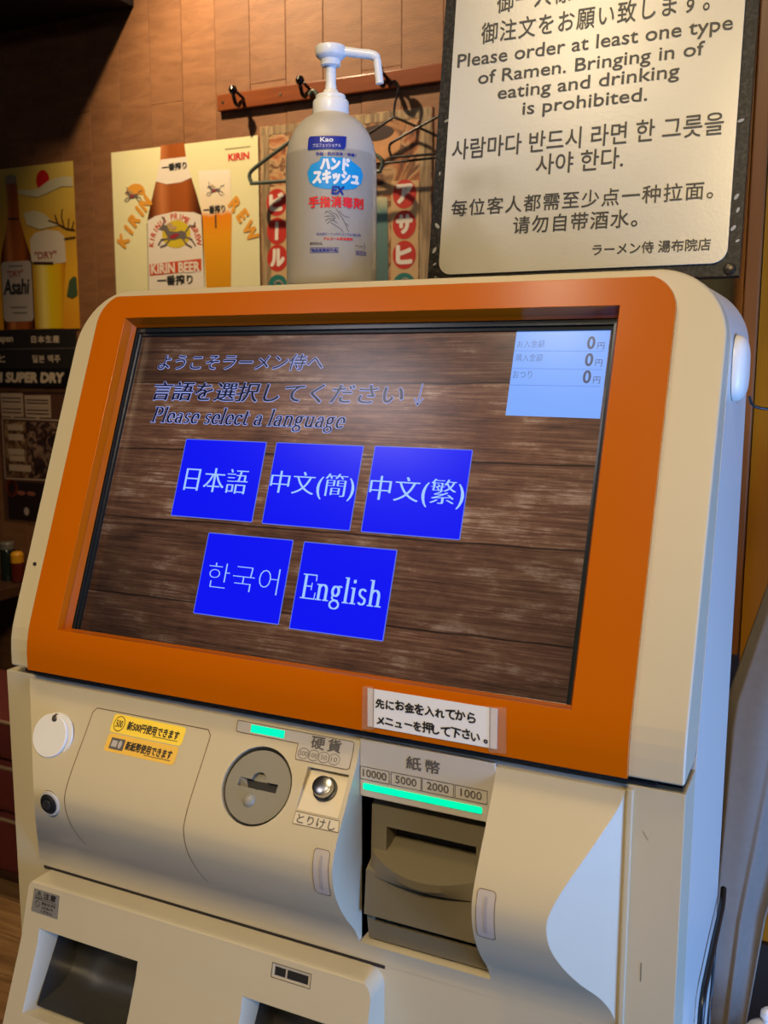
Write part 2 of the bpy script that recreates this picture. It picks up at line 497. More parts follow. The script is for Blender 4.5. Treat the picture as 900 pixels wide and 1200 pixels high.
def f_face(x, v, off=0.0): return Vector((x, v*ST-off*CT, v*CT+off*ST))     # the sloping front of the head
def f_wall(x, z, off=0.0): return Vector((x, WY-off, z))
def f_vert(y): return lambda x, z, off=0.0: Vector((x, y-off, z))
def f_side(x0): return lambda y, z, off=0.0: Vector((x0+off, y, z))


SL = radians(8.4); SO = Vector((0, 0.34, 0.33)); SB = SO.y*sin(SL)+SO.z*cos(SL); SD = -SO.y*cos(SL)+SO.z*sin(SL)
def f_sign(x, s, off=0.0): return Vector((x, s*sin(SL)-(SD+off)*cos(SL), s*cos(SL)+(SD+off)*sin(SL)))


# bulge of the lower front: protrusion p in front of the flange plane Y = FY at height z
FY = 0.006
_PZ = [-.2648, -.2564, -.2436, -.229, -.21, -.1916, -.173, -.156, -.145, -.130, -.1127, -.0918, -.0715, -.0595]
_PP = [.0005, .0012, .0052, .0138, .0297, .0422, .0509, .0536, .0516, .044, .0325, .0182, .0056, .0015]


def prot(z):
    z = min(max(z, _PZ[0]), _PZ[-1])
    for i in range(len(_PZ)-1):
        if z <= _PZ[i+1]:
            x0, x1, y0, y1 = _PZ[i], _PZ[i+1], _PP[i], _PP[i+1]
            m0 = (_PP[i+1]-_PP[i-1])/(_PZ[i+1]-_PZ[i-1]) if i > 0 else 0
            m1 = (_PP[i+2]-_PP[i])/(_PZ[i+2]-_PZ[i]) if i+2 < len(_PZ) else (y1-y0)/(x1-x0)
            h = x1-x0; t = (z-x0)/h
            return (2*t**3-3*t*t+1)*y0+(t**3-2*t*t+t)*h*m0+(-2*t**3+3*t*t)*y1+(t**3-t*t)*h*m1
    return 0


def bnorm(z):
    d = (prot(z+.001)-prot(z-.001))/.002
    v = Vector((0, -1, -d))   # surface y = FY - p(z); outward normal (0,-1,-dp/dz)
    return v.normalized()


def f_bulge(x, z, off=0.0): return Vector((x, FY-prot(z), z))+bnorm(z)*off


LP = [(-.019, -.270), (-.034, -.326), (-.064, -.404), (-.078, -.440)]
def f_low(x, z, off=0.0):
    for (y0, z0), (y1, z1) in zip(LP, LP[1:]):
        if z >= z1: break
    t = (z-z0)/(z1-z0); n = Vector((0, z1-z0, -(y1-y0))).normalized()
    if n.y > 0: n = -n
    return Vector((x, y0+(y1-y0)*t, z))+n*off


# ================================================================== SETTING
wallwood = wood('wall_plank_wood', (0.165, 0.066, 0.022), (0.270, 0.120, 0.046), rough=0.6, grain=(1.2, 1, 5), scale=6, rand=0.08, bump=0.16, ripple=60)
wall = tag(box('wall_back', (-3.2, WY+.012, FL), (2.2, WY+.10, 1.80), mat('wall_backing', (0.03, 0.015, 0.008), rough=0.9)), kind='structure')
edges = [-1.107+.1165*i for i in range(-14, 8)]
for i, x in enumerate(edges):
    cuts = sorted({1: [1.02], 2: [.15]}.get(i % 3, [.73]))
    zz = [FL]+[c+random.uniform(-.06, .06) for c in cuts]+[1.80]
    for a, b in zip(zz, zz[1:]):
        d = random.uniform(0, .0015)
        box('plank', (x+.0005, WY-d, a+.0002), (x+.1160, WY+.012, b-.0002), wallwood, wall, bev=.0008, seg=1)

floorwood = wood('floor_board_wood', (0.13, 0.065, 0.022), (0.36, 0.21, 0.09), rough=0.4, grain=(1, 12, 1), scale=4, rand=0.35)
floor = tag(box('floor', (-3.2, -3.0, FL-.08), (2.2, WY+.1, FL-.012), mat('subfloor', (0.03, 0.02, 0.012), rough=0.9)), kind='structure')
for i in range(16):
    y = -.1+i*.112
    box('floorboard', (-3.0, y+.001, FL-.012), (2.0, y+.111, FL-random.uniform(0, .001)), floorwood, floor, bev=.001, seg=1)
tag(box('ceiling', (-3.2, -3.0, 1.80), (2.2, WY+.1, 1.86), mat('ceiling_paint', (0.05, 0.03, 0.02), rough=0.9)), kind='structure')
tag(box('wall_left', (-3.26, -3.0, FL), (-3.2, WY+.1, 1.80), mat('side_wall_paint', (0.14, 0.08, 0.04), rough=0.8)), kind='structure')
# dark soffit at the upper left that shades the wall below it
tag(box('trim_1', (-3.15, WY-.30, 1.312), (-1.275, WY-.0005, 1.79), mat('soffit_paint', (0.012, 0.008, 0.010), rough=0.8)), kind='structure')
# partition behind the machine with its groove, frame strip and amber panel
partw = wood('partition_wood', (0.28, 0.105, 0.018), (0.36, 0.145, 0.026), rough=0.35, grain=(10, 1, 1), scale=3, rand=0.0, bump=0.05)
part_ = tag(box('wall_right', (0.30, 0.423, FL), (0.5860, 0.46, 1.79), partw, bev=.001), kind='structure')
strip = box('frame_strip', (0.5872, 0.414, -.059), (0.6025, 0.46, 1.79), wood('frame_strip_wood', (0.20, 0.072, 0.020), (0.27, 0.10, 0.028), rough=0.3, grain=(10, 1, 1), scale=3, rand=0, bump=.05), part_, bev=.002)
box('amber_panel', (0.6035, 0.425, -.40), (1.30, 0.45, 1.79), mat('amber_panel', (0.30, 0.125, 0.004), rough=0.3, var=0.15, scale=3), part_)
box('lower_rail', (0.6035, 0.418, FL), (1.30, 0.46, -.401), mat('dark_lower_rail', (0.012, 0.008, 0.006), rough=0.7), part_)
# side wall with the window that lets the daylight in (outside the frame)
sw = mat('plaster', (0.25, 0.20, 0.15), rough=0.9)
for nm, lo, hi in (('wall_side_low', (2.2, -3.0, FL), (2.26, WY+.1, -.95)), ('wall_side_high', (2.2, -3.0, .06), (2.26, WY+.1, 1.80)),
                   ('wall_side_near', (2.2, -3.0, -.95), (2.26, -.90, .06)), ('wall_side_far', (2.2, .10, -.95), (2.26, WY+.1, .06))):
    tag(box(nm, lo, hi, sw), kind='structure')

# ================================================================== TICKET MACHINE
M = empty('ticket_machine', (0.26, 0.15, FL), 'cream and orange ramen ticket vending machine with a large tilted touch screen', 'ticket machine')
XL, XR = -0.0665, 0.606
ZT = 0.366*CT
# --- head
side = [(-.0045, -.0440), (-.0045, -.0103), (ZT*ST/CT, ZT), (.298, ZT), (.298, -.030), (.055, -.030), (.047, -.0440)]
head_outline = rrect(XL, -.05, XR, ZT, (0, 0, .060, .060), 30)
scr_cut_v = [f_face(*p) for p in ((.0, .0, .02), (.52, .0, .02), (.52, .3317, .02), (.0, .3317, .02))]
scr_cut = scr_cut_v+[f_face(*p) for p in ((.0, .0, -.04), (.52, .0, -.04), (.52, .3317, -.04), (.0, .3317, -.04))]
CUBEF = [(0, 1, 2, 3), (7, 6, 5, 4), (0, 4, 5, 1), (1, 5, 6, 2), (2, 6, 7, 3), (3, 7, 4, 0)]


def facebox(x0, v0, x1, v1, o0, o1):
    return meshdata([f_face(x, v, o) for o in (o0, o1) for x, v in ((x0, v0), (x1, v0), (x1, v1), (x0, v1))], CUBEF)


def slab_yz(pts, x0, x1): return prism(pts, 'x', x0, x1)


def bend(off, n=7):
    a, b, c = Vector((-.0045-off, -.0270)), Vector((-.0045-off, -.0103-off*.18)), f_face(0, .010, off)
    c = Vector((c.y, c.z)); out = []
    for i in range(n+1):
        t = i/n; q = a*(1-t)**2+b*2*t*(1-t)+c*t*t; out.append((q.x, q.y))
    return out


# front shell up to the side seam, then the rear shell a hair narrower
front_side = [(-.0045, -.0440)]+bend(0, 3)+[(ZT*ST/CT, ZT), (.1515, ZT), (.0590, -.034), (.047, -.0440)]
solid('head_shell', slab_yz(front_side, XL, XR), [('INTERSECT', prism(head_outline, 'y', -.1, .5)), ('DIFFERENCE', facebox(-.006, -.006, .526, .338, .02, -.030))],
      cream, M, bev=.0020, angle=4, seg=3)
rear_side = [(.0605, FL+.01), (.0605, -.052), (.0640, -.034), (.1566, ZT-.001), (.300, ZT-.001), (.300, FL+.01)]
solid('cabinet_shell', slab_yz(rear_side, XL-.0165, XR-.0002), [('INTERSECT', prism([(-.083, FL), (XR-.0002, FL)]+rrect(XL+.001, -.06, XR-.0002, ZT-.001, (0, 0, .060, .060), 12)[2:]+[(XL+.001, -.0545), (-.083, -.0545)], 'y', -.1, .5)), ('DIFFERENCE', facebox(-.006, -.006, .526, .338, .02, -.030))],
      cabinet, M, bev=.0014)
# --- orange bezel: proud plate following the bend, with the drafted opening
T = .0060
z_o = .3570*CT
ob = [(-.0045-T, -.0432)]+bend(T)+[(z_o*ST/CT-T*CT, z_o+T*ST), (z_o*ST/CT+.004*CT, z_o-.004*ST), (-.0025, -.0103), (-.0025, -.0432)]
z_i = .3317
cutv = [f_face(*p) for p in ((-.002, -.002, .012), (.522, -.002, .012), (.522, .3337, .012), (-.002, .3337, .012),
                             (.0045, .0040, -.012), (.5155, .0040, -.012), (.5155, .3272, -.012), (.0045, .3272, -.012))]
orange_o = solid('orange_bezel', slab_yz(ob, -.0390, .5665), [
    ('INTERSECT', prism(rrect(-.0375, -.06, .5655, z_o+.004, (0, 0, .031, .031), 12), 'y', -.1, .5)),
    ('DIFFERENCE', meshdata(cutv, CUBEF))], orange, M, bev=.0042, seg=3)
# inner lip walls of the opening
lv = [f_face(*p) for p in ((0, 0, .001), (.52, 0, .001), (.52, .3317, .001), (0, .3317, .001), (.0042, .0036, -.0095), (.5158, .0036, -.0095), (.5158, .3275, -.0095), (.0042, .3275, -.0095),
                           (-.0055, -.0055, -.0095), (.5255, -.0055, -.0095), (.5255, .3375, -.0095), (-.0055, .3375, -.0095))]
mk('bezel_inner_lip', lv, [(0, 1, 5, 4), (1, 2, 6, 5), (2, 3, 7, 6), (3, 0, 4, 7), (4, 5, 9, 8), (5, 6, 10, 9), (6, 7, 11, 10), (7, 4, 8, 11)], orange, M)
# black screen surround with a stepped inner edge
def ringgeo(rects):
    V, F = [], []
    for (x0, v0, x1, v1, o) in rects: V += [f_face(x0, v0, o), f_face(x1, v0, o), f_face(x1, v1, o), f_face(x0, v1, o)]
    for i in range(len(rects)-1):
        for k in range(4): F.append((i*4+k, i*4+(k+1) % 4, (i+1)*4+(k+1) % 4, (i+1)*4+k))
    return V, F
v, f = ringgeo([(-.0045, -.0045, .5245, .3365, -.0105), (.0065, .0030, .5135, .3228, -.0110), (.0068, .0033, .5132, .3224, -.0135), (.0090, .0040, .5112, .3195, -.0138), (.0093, .0043, .5108, .3190, -.0165)])
mk('screen_surround', v, f, mat('surround_plastic', (0.010, 0.014, 0.018), rough=0.22), M)

# --- display
def screen_mat():
    m = bpy.data.materials.new('screen_wood_picture'); m.use_nodes = True; nt = m.node_tree; N = nt.nodes; Lk = nt.links.new
    b = N['Principled BSDF']
    uv = N.new('ShaderNodeUVMap'); uv.uv_map = 'UVMap'
    sp = N.new('ShaderNodeSeparateXYZ'); Lk(uv.outputs[0], sp.inputs[0])       # x, v in metres
    def math_(op, a, c=None, cl=False):
        n = N.new('ShaderNodeMath'); n.operation = op; n.use_clamp = cl
        for i, q in enumerate((a, c)):
            if q is None: continue
            if isinstance(q, (int, float)): n.inputs[i].default_value = q
            else: Lk(q, n.inputs[i])
        return n.outputs[0]
    # plank index from v with wobbling joints
    wob = N.new('ShaderNodeTexNoise'); wob.inputs['Scale'].default_value = 9; Lk(uv.outputs[0], wob.inputs['Vector'])
    vv = math_('ADD', sp.outputs[1], math_('MULTIPLY', math_('SUBTRACT', wob.outputs['Fac'], .5), .006))
    vv = math_('ADD', vv, math_('MULTIPLY', sp.outputs[0], -.006))
    joints = [.045, .1235, .196, .268]
    idx = None; jd = None
    for j in joints:
        s_ = math_('GREATER_THAN', vv, j); idx = s_ if idx is None else math_('ADD', idx, s_)
        d_ = math_('ABSOLUTE', math_('SUBTRACT', vv, j)); jd = d_ if jd is None else math_('MINIMUM', jd, d_)
    cb = N.new('ShaderNodeCombineXYZ'); Lk(math_('MULTIPLY', sp.outputs[0], 1.0), cb.inputs[0]); Lk(sp.outputs[1], cb.inputs[1]); Lk(math_('MULTIPLY', idx, 3.7), cb.inputs[2])
    mp = N.new('ShaderNodeMapping'); mp.inputs['Scale'].default_value = (5, 150, 1); Lk(cb.outputs[0], mp.inputs[0])
    g = N.new('ShaderNodeTexNoise'); g.inputs['Scale'].default_value = 2.6; g.inputs['Detail'].default_value = 9; g.inputs['Roughness'].default_value = .72; g.inputs['Distortion'].default_value = .4
    Lk(mp.outputs[0], g.inputs['Vector'])
    mp2 = N.new('ShaderNodeMapping'); mp2.inputs['Scale'].default_value = (9, 20, 1); Lk(cb.outputs[0], mp2.inputs[0])
    p = N.new('ShaderNodeTexNoise'); p.inputs['Scale'].default_value = 1.6; p.inputs['Detail'].default_value = 8; p.inputs['Roughness'].default_value = .7; Lk(mp2.outputs[0], p.inputs['Vector'])
    cr = N.new('ShaderNodeValToRGB'); e = cr.color_ramp.elements
    e[0].position = .36; e[0].color = (*S(46, 29, 24), 1); e[1].position = .68; e[1].color = (*S(142, 106, 80), 1)
    k = e.new(.5); k.color = (*S(96, 62, 44), 1)
    mixf = math_('ADD', math_('MULTIPLY', g.outputs['Fac'], .62), math_('MULTIPLY', p.outputs['Fac'], .38)); Lk(mixf, cr.inputs[0])
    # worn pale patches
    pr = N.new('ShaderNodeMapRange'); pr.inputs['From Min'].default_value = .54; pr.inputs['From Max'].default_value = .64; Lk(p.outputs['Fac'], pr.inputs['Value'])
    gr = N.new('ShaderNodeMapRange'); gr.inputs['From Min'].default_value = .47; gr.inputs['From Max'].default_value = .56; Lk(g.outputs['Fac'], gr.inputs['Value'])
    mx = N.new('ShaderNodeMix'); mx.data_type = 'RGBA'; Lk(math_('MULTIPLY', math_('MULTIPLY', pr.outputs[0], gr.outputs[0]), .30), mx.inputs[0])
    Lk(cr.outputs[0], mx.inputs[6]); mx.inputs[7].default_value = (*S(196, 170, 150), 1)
    # per plank tone
    wn = N.new('ShaderNodeTexWhiteNoise'); wn.noise_dimensions = '1D'; Lk(math_('ADD', idx, 4.3), wn.inputs['W'])
    tone = N.new('ShaderNodeMapRange'); tone.inputs['To Min'].default_value = .68; tone.inputs['To Max'].default_value = 1.15; Lk(wn.outputs['Value'], tone.inputs['Value'])
    jl = N.new('ShaderNodeMapRange'); jl.inputs['From Max'].default_value = .0014; jl.inputs['To Min'].default_value = .03; Lk(jd, jl.inputs['Value'])
    # brighter around the upper middle, darker towards the corners
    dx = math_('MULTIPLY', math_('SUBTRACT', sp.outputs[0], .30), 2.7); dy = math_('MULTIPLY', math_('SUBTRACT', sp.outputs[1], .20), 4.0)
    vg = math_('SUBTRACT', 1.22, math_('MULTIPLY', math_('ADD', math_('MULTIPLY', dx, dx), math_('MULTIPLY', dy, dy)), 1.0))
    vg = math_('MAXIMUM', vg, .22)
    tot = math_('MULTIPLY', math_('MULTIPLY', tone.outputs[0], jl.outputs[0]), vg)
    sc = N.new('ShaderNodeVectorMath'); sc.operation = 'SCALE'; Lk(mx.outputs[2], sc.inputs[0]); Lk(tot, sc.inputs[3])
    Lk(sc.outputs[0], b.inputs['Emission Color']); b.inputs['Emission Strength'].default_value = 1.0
    b.inputs['Base Color'].default_value = (.004, .004, .005, 1); b.inputs['Roughness'].default_value = .20
    return m


DO = -.0160
dv = [(.0080, .0030), (.5112, .0030), (.5112, .3195), (.0080, .3195)]
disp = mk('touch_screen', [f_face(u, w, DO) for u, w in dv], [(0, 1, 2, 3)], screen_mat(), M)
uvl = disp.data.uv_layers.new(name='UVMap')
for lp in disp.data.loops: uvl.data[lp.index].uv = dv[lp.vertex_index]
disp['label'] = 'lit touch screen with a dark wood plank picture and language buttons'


def emis(name, c, s=1.0, rough=.12):
    return mat(name, c, rough=rough, emit=s, var=0)


def scrmat(name, c, s=1.0):
    if name in MATS: return MATS[name]
    m = bpy.data.materials.new(name); m.use_nodes = True; b = m.node_tree.nodes['Principled BSDF']
    b.inputs['Base Color'].default_value = (.004, .004, .005, 1); b.inputs['Roughness'].default_value = .20
    rgb = m.node_tree.nodes.new('ShaderNodeRGB'); rgb.outputs[0].default_value = (*c, 1)
    m.node_tree.links.new(rgb.outputs[0], b.inputs['Emission Color']); b.inputs['Emission Strength'].default_value = s
    MATS[name] = m
    return m


s_blue = scrmat('screen_blue', S(0, 12, 240)); s_edge = scrmat('screen_button_edge', S(95, 115, 225)); s_txt = scrmat('screen_light_text', S(160, 200, 255))
s_dark = scrmat('screen_dark_text', S(8, 9, 36)); s_halo = scrmat('screen_halo', S(150, 165, 236)); s_fee = scrmat('screen_fee_blue', S(122, 168, 250))
s_feel = scrmat('screen_fee_line', S(85, 125, 215)); s_num = scrmat('screen_fee_number', S(70, 78, 110))
O1, O2, O3, O4 = DO+.0002, DO+.0004, DO+.0006, DO+.0008
BT = [((.0930, .1282, .1895, .2086), '日本語', (.1020, .1548, .1760, .1800), 'cjk'), ((.2002, .1278, .2950, .2088), '中文(簡)', (.2020, .1550, .2925, .1810), 'cjk'),
      ((.3060, .1278, .4020, .2092), '中文(繁)', (.3080, .1545, .4000, .1815), 'cjk'), ((.1422, .0352, .2384, .1150), '한국어', (.1502, .0612, .2310, .0868), 'kr'),
      ((.2496, .0330, .3450, .1146), 'English', (.2555, .0555, .3375, .0855), 'en')]
for bx, s, tb, kind in BT:
    b_ = poly('button', rrect(*bx, .0012, 3), f_face, O1, s_edge, M)
    e_ = .0008
    poly('button_face', rrect(bx[0]+e_, bx[1]+e_, bx[2]-e_, bx[3]-e_, .0008, 3), f_face, O2, s_blue, b_)
    if kind == 'cjk': text('button_lettering', s, tb, f_face, O3, s_txt, b_, bold=-.00035, xb=.00048)
    elif kind == 'kr': text('button_lettering', s, tb, f_face, O3, s_txt, b_, bold=-.0006)
    else: text('button_lettering', s, tb, f_face, O3, s_txt, b_, geo=serif(s, .105, .032))
text('heading_halo', 'ようこそラーメン侍へ', (.0385, .2825, .2365, .2990), f_face, O1, s_halo, disp, bold=.0007, shear=.12)
text('heading_lettering', 'ようこそラーメン侍へ', (.0385, .2825, .2365, .2990), f_face, O3, s_dark, disp, bold=.0001, shear=.12)
text('heading_halo', '言語を選択してください', (.0400, .2490, .3265, .2690), f_face, O1, s_halo, disp, bold=.0007, xb=.0003, shear=.12)
text('heading_lettering', '言語を選択してください', (.0400, .2490, .3265, .2690), f_face, O3, s_dark, disp, bold=.0001, xb=.0004, shear=.12)
line('heading_halo', [[(.344, .2695), (.342, .2490)], [(.3385, .2555), (.342, .2490), (.3465, .2555)]], .0018, f_face, O1, s_halo, disp)
line('heading_lettering', [[(.344, .2695), (.342, .2490)], [(.3385, .2555), (.342, .2490), (.3465, .2555)]], .0008, f_face, O2, s_dark, disp)
text('heading_halo', '', (.0432, .2195, .2718, .2425), f_face, O1, s_halo, disp, geo=serif('Please select a language', .115, .032, .2, .022))
text('heading_lettering', '', (.0436, .2201, .2714, .2419), f_face, O2, s_dark, disp, geo=serif('Please select a language', .115, .032, .2))
# fee panel
fee = poly('fee_panel', [(.4272, .2415), (.5100, .2405), (.5100, .3192), (.4268, .3192)], f_face, O1, s_fee, disp)
line('fee_line', [[(.4270, .3012), (.5070, .3004)], [(.4270, .2848), (.5070, .2838)], [(.4270, .2694), (.5070, .2688)]], .0004, f_face, O2, s_feel, disp)
for v0, t in ((.3040, 'お入金額'), (.2912, '購入金額'), (.2755, 'おつり')):
    text('fee_lettering', t, (.4290, v0, .4538 if len(t) == 4 else .4462, v0+.0072), f_face, O2, s_num, disp, bold=-.0001)
for v0 in (.3025, .2871, .2717):
    text('fee_number', '0', (.4915, v0, .4978, v0+.0112), f_face, O2, s_num, disp, bold=.0004)
    text('fee_lettering', '円', (.5003, v0-.0004, .5062, v0+.0058), f_face, O2, s_num, disp)
lathe('microphone_hole', [(.0019, -.001), (.0019, .0012)], f_face(-.0536, .0628), ink, M, n=16, axis=(0, -CT, ST))

# --- body
box('base_plinth', (-.070, .03, FL), (.590, .285, FL+.03), black, M)
solid('body_frame', prism([(-.0850, FL+.02), (XR, FL+.02), (XR, -.0545), (-.0850, -.0545)], 'y', FY, .0580),
      [('DIFFERENCE', meshdata(*boxgeo((.334, -.1, -.247), (.4575, .048, -.0565)))),
       ('DIFFERENCE', meshdata(*boxgeo((-.0200, -.1, -.402), (.1120, .0575, -.309)))), ('DIFFERENCE', meshdata(*boxgeo((.2300, -.1, -.402), (.3400, .0575, -.309))))], cream, M, bev=.0022)
# dark gap between head and body
box('neck_gasket', (XL+.006, .016, -.0560), (XR-.004, .0600, -.0425), mat('gasket', (0.006, 0.004, 0.004), rough=0.9), M)
mk('seam_filler', *(lambda q: ([(x, y, z) for x in (XL+.004, XR-.0030) for y, z in q], [tuple(range(len(q))), tuple(range(2*len(q)-1, len(q)-1, -1))]+[(i, i+len(q), (i+1) % len(q)+len(q), (i+1) % len(q)) for i in range(len(q))]))(
    [(.050, -.0435), (.0500, -.034), (.1180, .25), (.1300, .25), (.1480, .25), (.0800, -.034), (.0800, -.0435)]), seam, M)
tube('hinge_rod', [(-.0560, .006, -.0505), (.585, .006, -.0505)], .0018, mat('dark_rod', (0.012, 0.006, 0.005), rough=0.8), M, n=10)
# bulged centre panel
NZ = 110; bz0, bz1 = -.2648, -.0595; BLX, BRX = -.0525, .5628
V, F_ = [], []
zs = [bz0+(bz1-bz0)*i/NZ for i in range(NZ+1)]
for z in zs:
    p = prot(z)
    V += [(BLX, .052, z), (BLX, FY+.0006, z), (BLX+1.0*p, FY-p, z), (BRX-.85*p, FY-p, z), (BRX, FY+.0006, z), (BRX, .052, z)]
for i in range(NZ):
    for k in range(6): F_.append((i*6+k, i*6+(k+1) % 6, (i+1)*6+(k+1) % 6, (i+1)*6+k))
F_ += [list(range(6)), list(range(NZ*6, NZ*6+6))]
cz = -.107; cn = bnorm(cz); cc = f_bulge(.2440, cz)


def cylmesh(c, ax, r, h0, h1, n=64, r1=None):
    A = Vector(ax).normalized(); a = Vector((1, 0, 0)); b = A.cross(a); c = Vector(c); v = []
    for h, q in ((h0, r), (h1, r1 or r)):
        for k in range(n): v.append(c+A*h+a*q*cos(2*pi*k/n)+b*q*sin(2*pi*k/n))
    f = [list(range(n))[::-1], list(range(n, 2*n))]+[(k, (k+1) % n, (k+1) % n+n, k+n) for k in range(n)]
    return meshdata(v, f)


ca, cb_ = -.1172, -.0862
cx0, cx1 = .2888, .3298
fl_a, fl_b = Vector((0, FY-prot(ca)+.0008, ca)), Vector((0, FY-prot(cb_)+.0105, cb_))    # sloping floor of the cancel recess
cancel_cut = prism([(fl_a.y, fl_a.z), (fl_b.y, fl_b.z), (-.09, fl_b.z), (-.09, fl_a.z)], 'x', cx0, cx1)
lockc = f_bulge(.0210, -.1590); lockn = bnorm(-.159)
panel = solid('front_panel', meshdata(V, F_), [
    ('DIFFERENCE', meshdata(*boxgeo((.334, -.2, -.2465), (.4575, .048, -.03)))),
    ('DIFFERENCE', cylmesh(cc, cn, .0350, -.0085, .03)),
    ('DIFFERENCE', cancel_cut),
    ('DIFFERENCE', cylmesh(lockc, lockn, .0125, -.003, .03, 32))], cream2, M, angle=30)
panel['label'] = 'bulging cream front panel with the coin slot and note slot'
box('panel_edge_ridge', (BRX+.0002, .0030, -.262), (BRX+.0050, .0062, -.0570), cream, M, bev=.0012)

CV = .004
# access hatch outline (a scribed seam)
hp = rrect(.0400, -.2050, .1812, -.0738, (.0, .0, .004, .004), 4)
hp = [(.046, -.205), (.0405, -.150), (.0400, -.0780), (.0440, -.0738), (.1775, -.0738), (.1815, -.0780), (.1815, -.150), (.1875, -.2150)]
line('hatch_seam', [hp], .0009, f_bulge, .0002, mat('seam_brown', (0.15, 0.10, 0.06), rough=.8), M, cutv=CV)
# yellow stickers
yel = mat('yellow_sticker', S(246, 214, 70), rough=.4, var=.02); yel2 = mat('amber_sticker', S(232, 188, 78), rough=.4, var=.02)
s1 = poly('sticker', rrect(.0675, -.0905, .1535, -.0755, .003, 4), f_bulge, .0004, yel, M, cutv=CV); s1['label'] = 'yellow sticker about new 500 yen coins'
s2 = poly('sticker', rrect(.0685, -.1058, .1522, -.0914, .003, 4), f_bulge, .0004, yel2, M, cutv=CV); s2['label'] = 'amber sticker about new banknotes'
line('sticker_ring', [closed(circ(.0765, -.0830, .0063, .0060))], .0007, f_bulge, .0007, ink, s1, cutv=CV)
text('sticker_lettering', '500', (.0725, -.0858, .0805, -.0802), f_bulge, .0007, ink, s1, bold=.0001)
text('sticker_lettering', '新500円使用できます', (.0868, -.0866, .1480, -.0796), f_bulge, .0007, ink, s1, bold=.00025, cutv=CV)
line('sticker_underline', [[(.1190, -.0876), (.1480, -.0876)]], .0005, f_bulge, .0007, ink, s1)
poly('banknote_picture', [(.0735, -.1035), (.0905, -.1035), (.0905, -.0945), (.0735, -.0945)], f_bulge, .0006, mat('banknote_print', (0.10, 0.09, 0.085)), s2, cutv=CV)
poly('banknote_picture', [(.0755, -.1015), (.0820, -.1015), (.0820, -.0965), (.0755, -.0965)], f_bulge, .0008, mat('banknote_light', (0.45, 0.42, 0.42)), s2)
poly('banknote_picture', circ(.0855, -.0990, .0022, .0032), f_bulge, .0008, MATS['banknote_light'], s2)
text('sticker_lettering', '新紙幣使用できます', (.0925, -.1020, .1470, -.0952), f_bulge, .0007, ink, s2, bold=.00025, cutv=CV)
line('sticker_underline', [[(.1165, -.1030), (.1470, -.1030)]], .0005, f_bulge, .0007, ink, s2)
# white round tag on a rivet, lock below
tg = f_bulge(.0030, -.1030); tn = (bnorm(-.103)+Vector((0, -.25, -.15))).normalized()
lathe('round_tag', [(.0215, .0), (.0215, .0022), (.0207, .0030)], tg+tn*.0035, mat('white_tag', (0.74, 0.73, 0.71), rough=.4), M, n=48, axis=tn)
lathe('tag_backing', [(.0215, .0), (.0222, .0015), (.0215, .0028)], f_bulge(.0065, -.1018)+tn*.0005, mat('tag_backing', (0.70, 0.68, 0.62), rough=.4), M, n=48, axis=tn)
lathe('rivet', [(.0042, 0), (.0042, .0012), (.0024, .0026)], f_bulge(.0050, -.0895)+bnorm(-.0895)*.0085, mat('rivet_metal', (0.22, 0.19, 0.16), rough=.35, metal=.8), M, n=20, axis=bnorm(-.0895))
lathe('lock_ring', [(.0124, 0), (.0124, .0018), (.0108, .0020)], lockc+lockn*(-.0008), mat('lock_ring', (0.50, 0.48, 0.44), rough=.35), M, n=36, axis=lockn)
lk = lathe('lock', [(.0100, 0), (.0100, .0022), (.0082, .0036)], lockc+lockn*(-.0002), mat('lock_black', (0.03, 0.03, 0.03), rough=.25, metal=.5), M, n=36, axis=lockn)
lf = lambda u, w, off=0.0: lockc+Vector((u, 0, 0))+(lockn.cross(Vector((1, 0, 0))).normalized())*(-w)+lockn*(.0035+off)
lathe('lock_cylinder', [(.0048, 0), (.0048, .0012)], lockc+lockn*.0030, mat('lock_cyl', (0.10, 0.10, 0.10), rough=.3, metal=.7), lk, n=24, axis=lockn)
poly('keyhole', [(-.0006, -.0032), (.0006, -.0032), (.0006, .0032), (-.0006, .0032)], lf, .0009, ink, lk)

# coin slot
A_x = Vector((1, 0, 0)); A_u = (Vector((0, 0, 1))-cn*cn.z).normalized()
def f_coin(u, w, off=0.0): return cc+A_x*u+A_u*w+cn*off
lathe('coin_well_ring', [(.0349, 0), (.0349, .0040), (.0335, .0040), (.0335, .0002)], f_coin(0, 0, -.0084), mat('coin_well', (0.02, 0.018, 0.016), rough=.5), M, n=64, axis=cn)
disc = solid('coin_plate', cylmesh(f_coin(.0004, -.0004, 0), cn, .0325, -.0080, -.0016, 64), [
    ('DIFFERENCE', meshdata([f_coin(u, w, o) for o in (-.0074, .004) for u, w in ((-.0200, -.0028), (.0200, -.0028), (.0200, .0048), (-.0200, .0048))], CUBEF)),
    ('DIFFERENCE', cylmesh(f_coin(.0, .0045, 0), cn, .0078, -.0070, .004, 28))], coingrey, M, bev=.0006)
disc['label'] = 'round grey coin slot plate'
poly('coin_slit', [(-.0198, -.0026), (.0198, -.0026), (.0198, .0046), (-.0198, .0046)], f_coin, -.0068, ink, disc)
mk('coin_chute', [f_coin(-.0198, .0046, -.0018), f_coin(-.0198, -.0026, -.0060), f_coin(-.0110, -.0026, -.0060), f_coin(-.0150, .0046, -.0060)], [(0, 1, 2, 3)], coingrey, disc)
lathe('clear_dome', [(.0062, 0), (.0060, .0014), (.0050, .0028), (.0028, .0040), (.0006, .0044)], f_coin(-.0040, -.0130, -.0018), mat('dome_plastic', (0.27, 0.26, 0.22), rough=.08), disc, n=28, axis=cn)
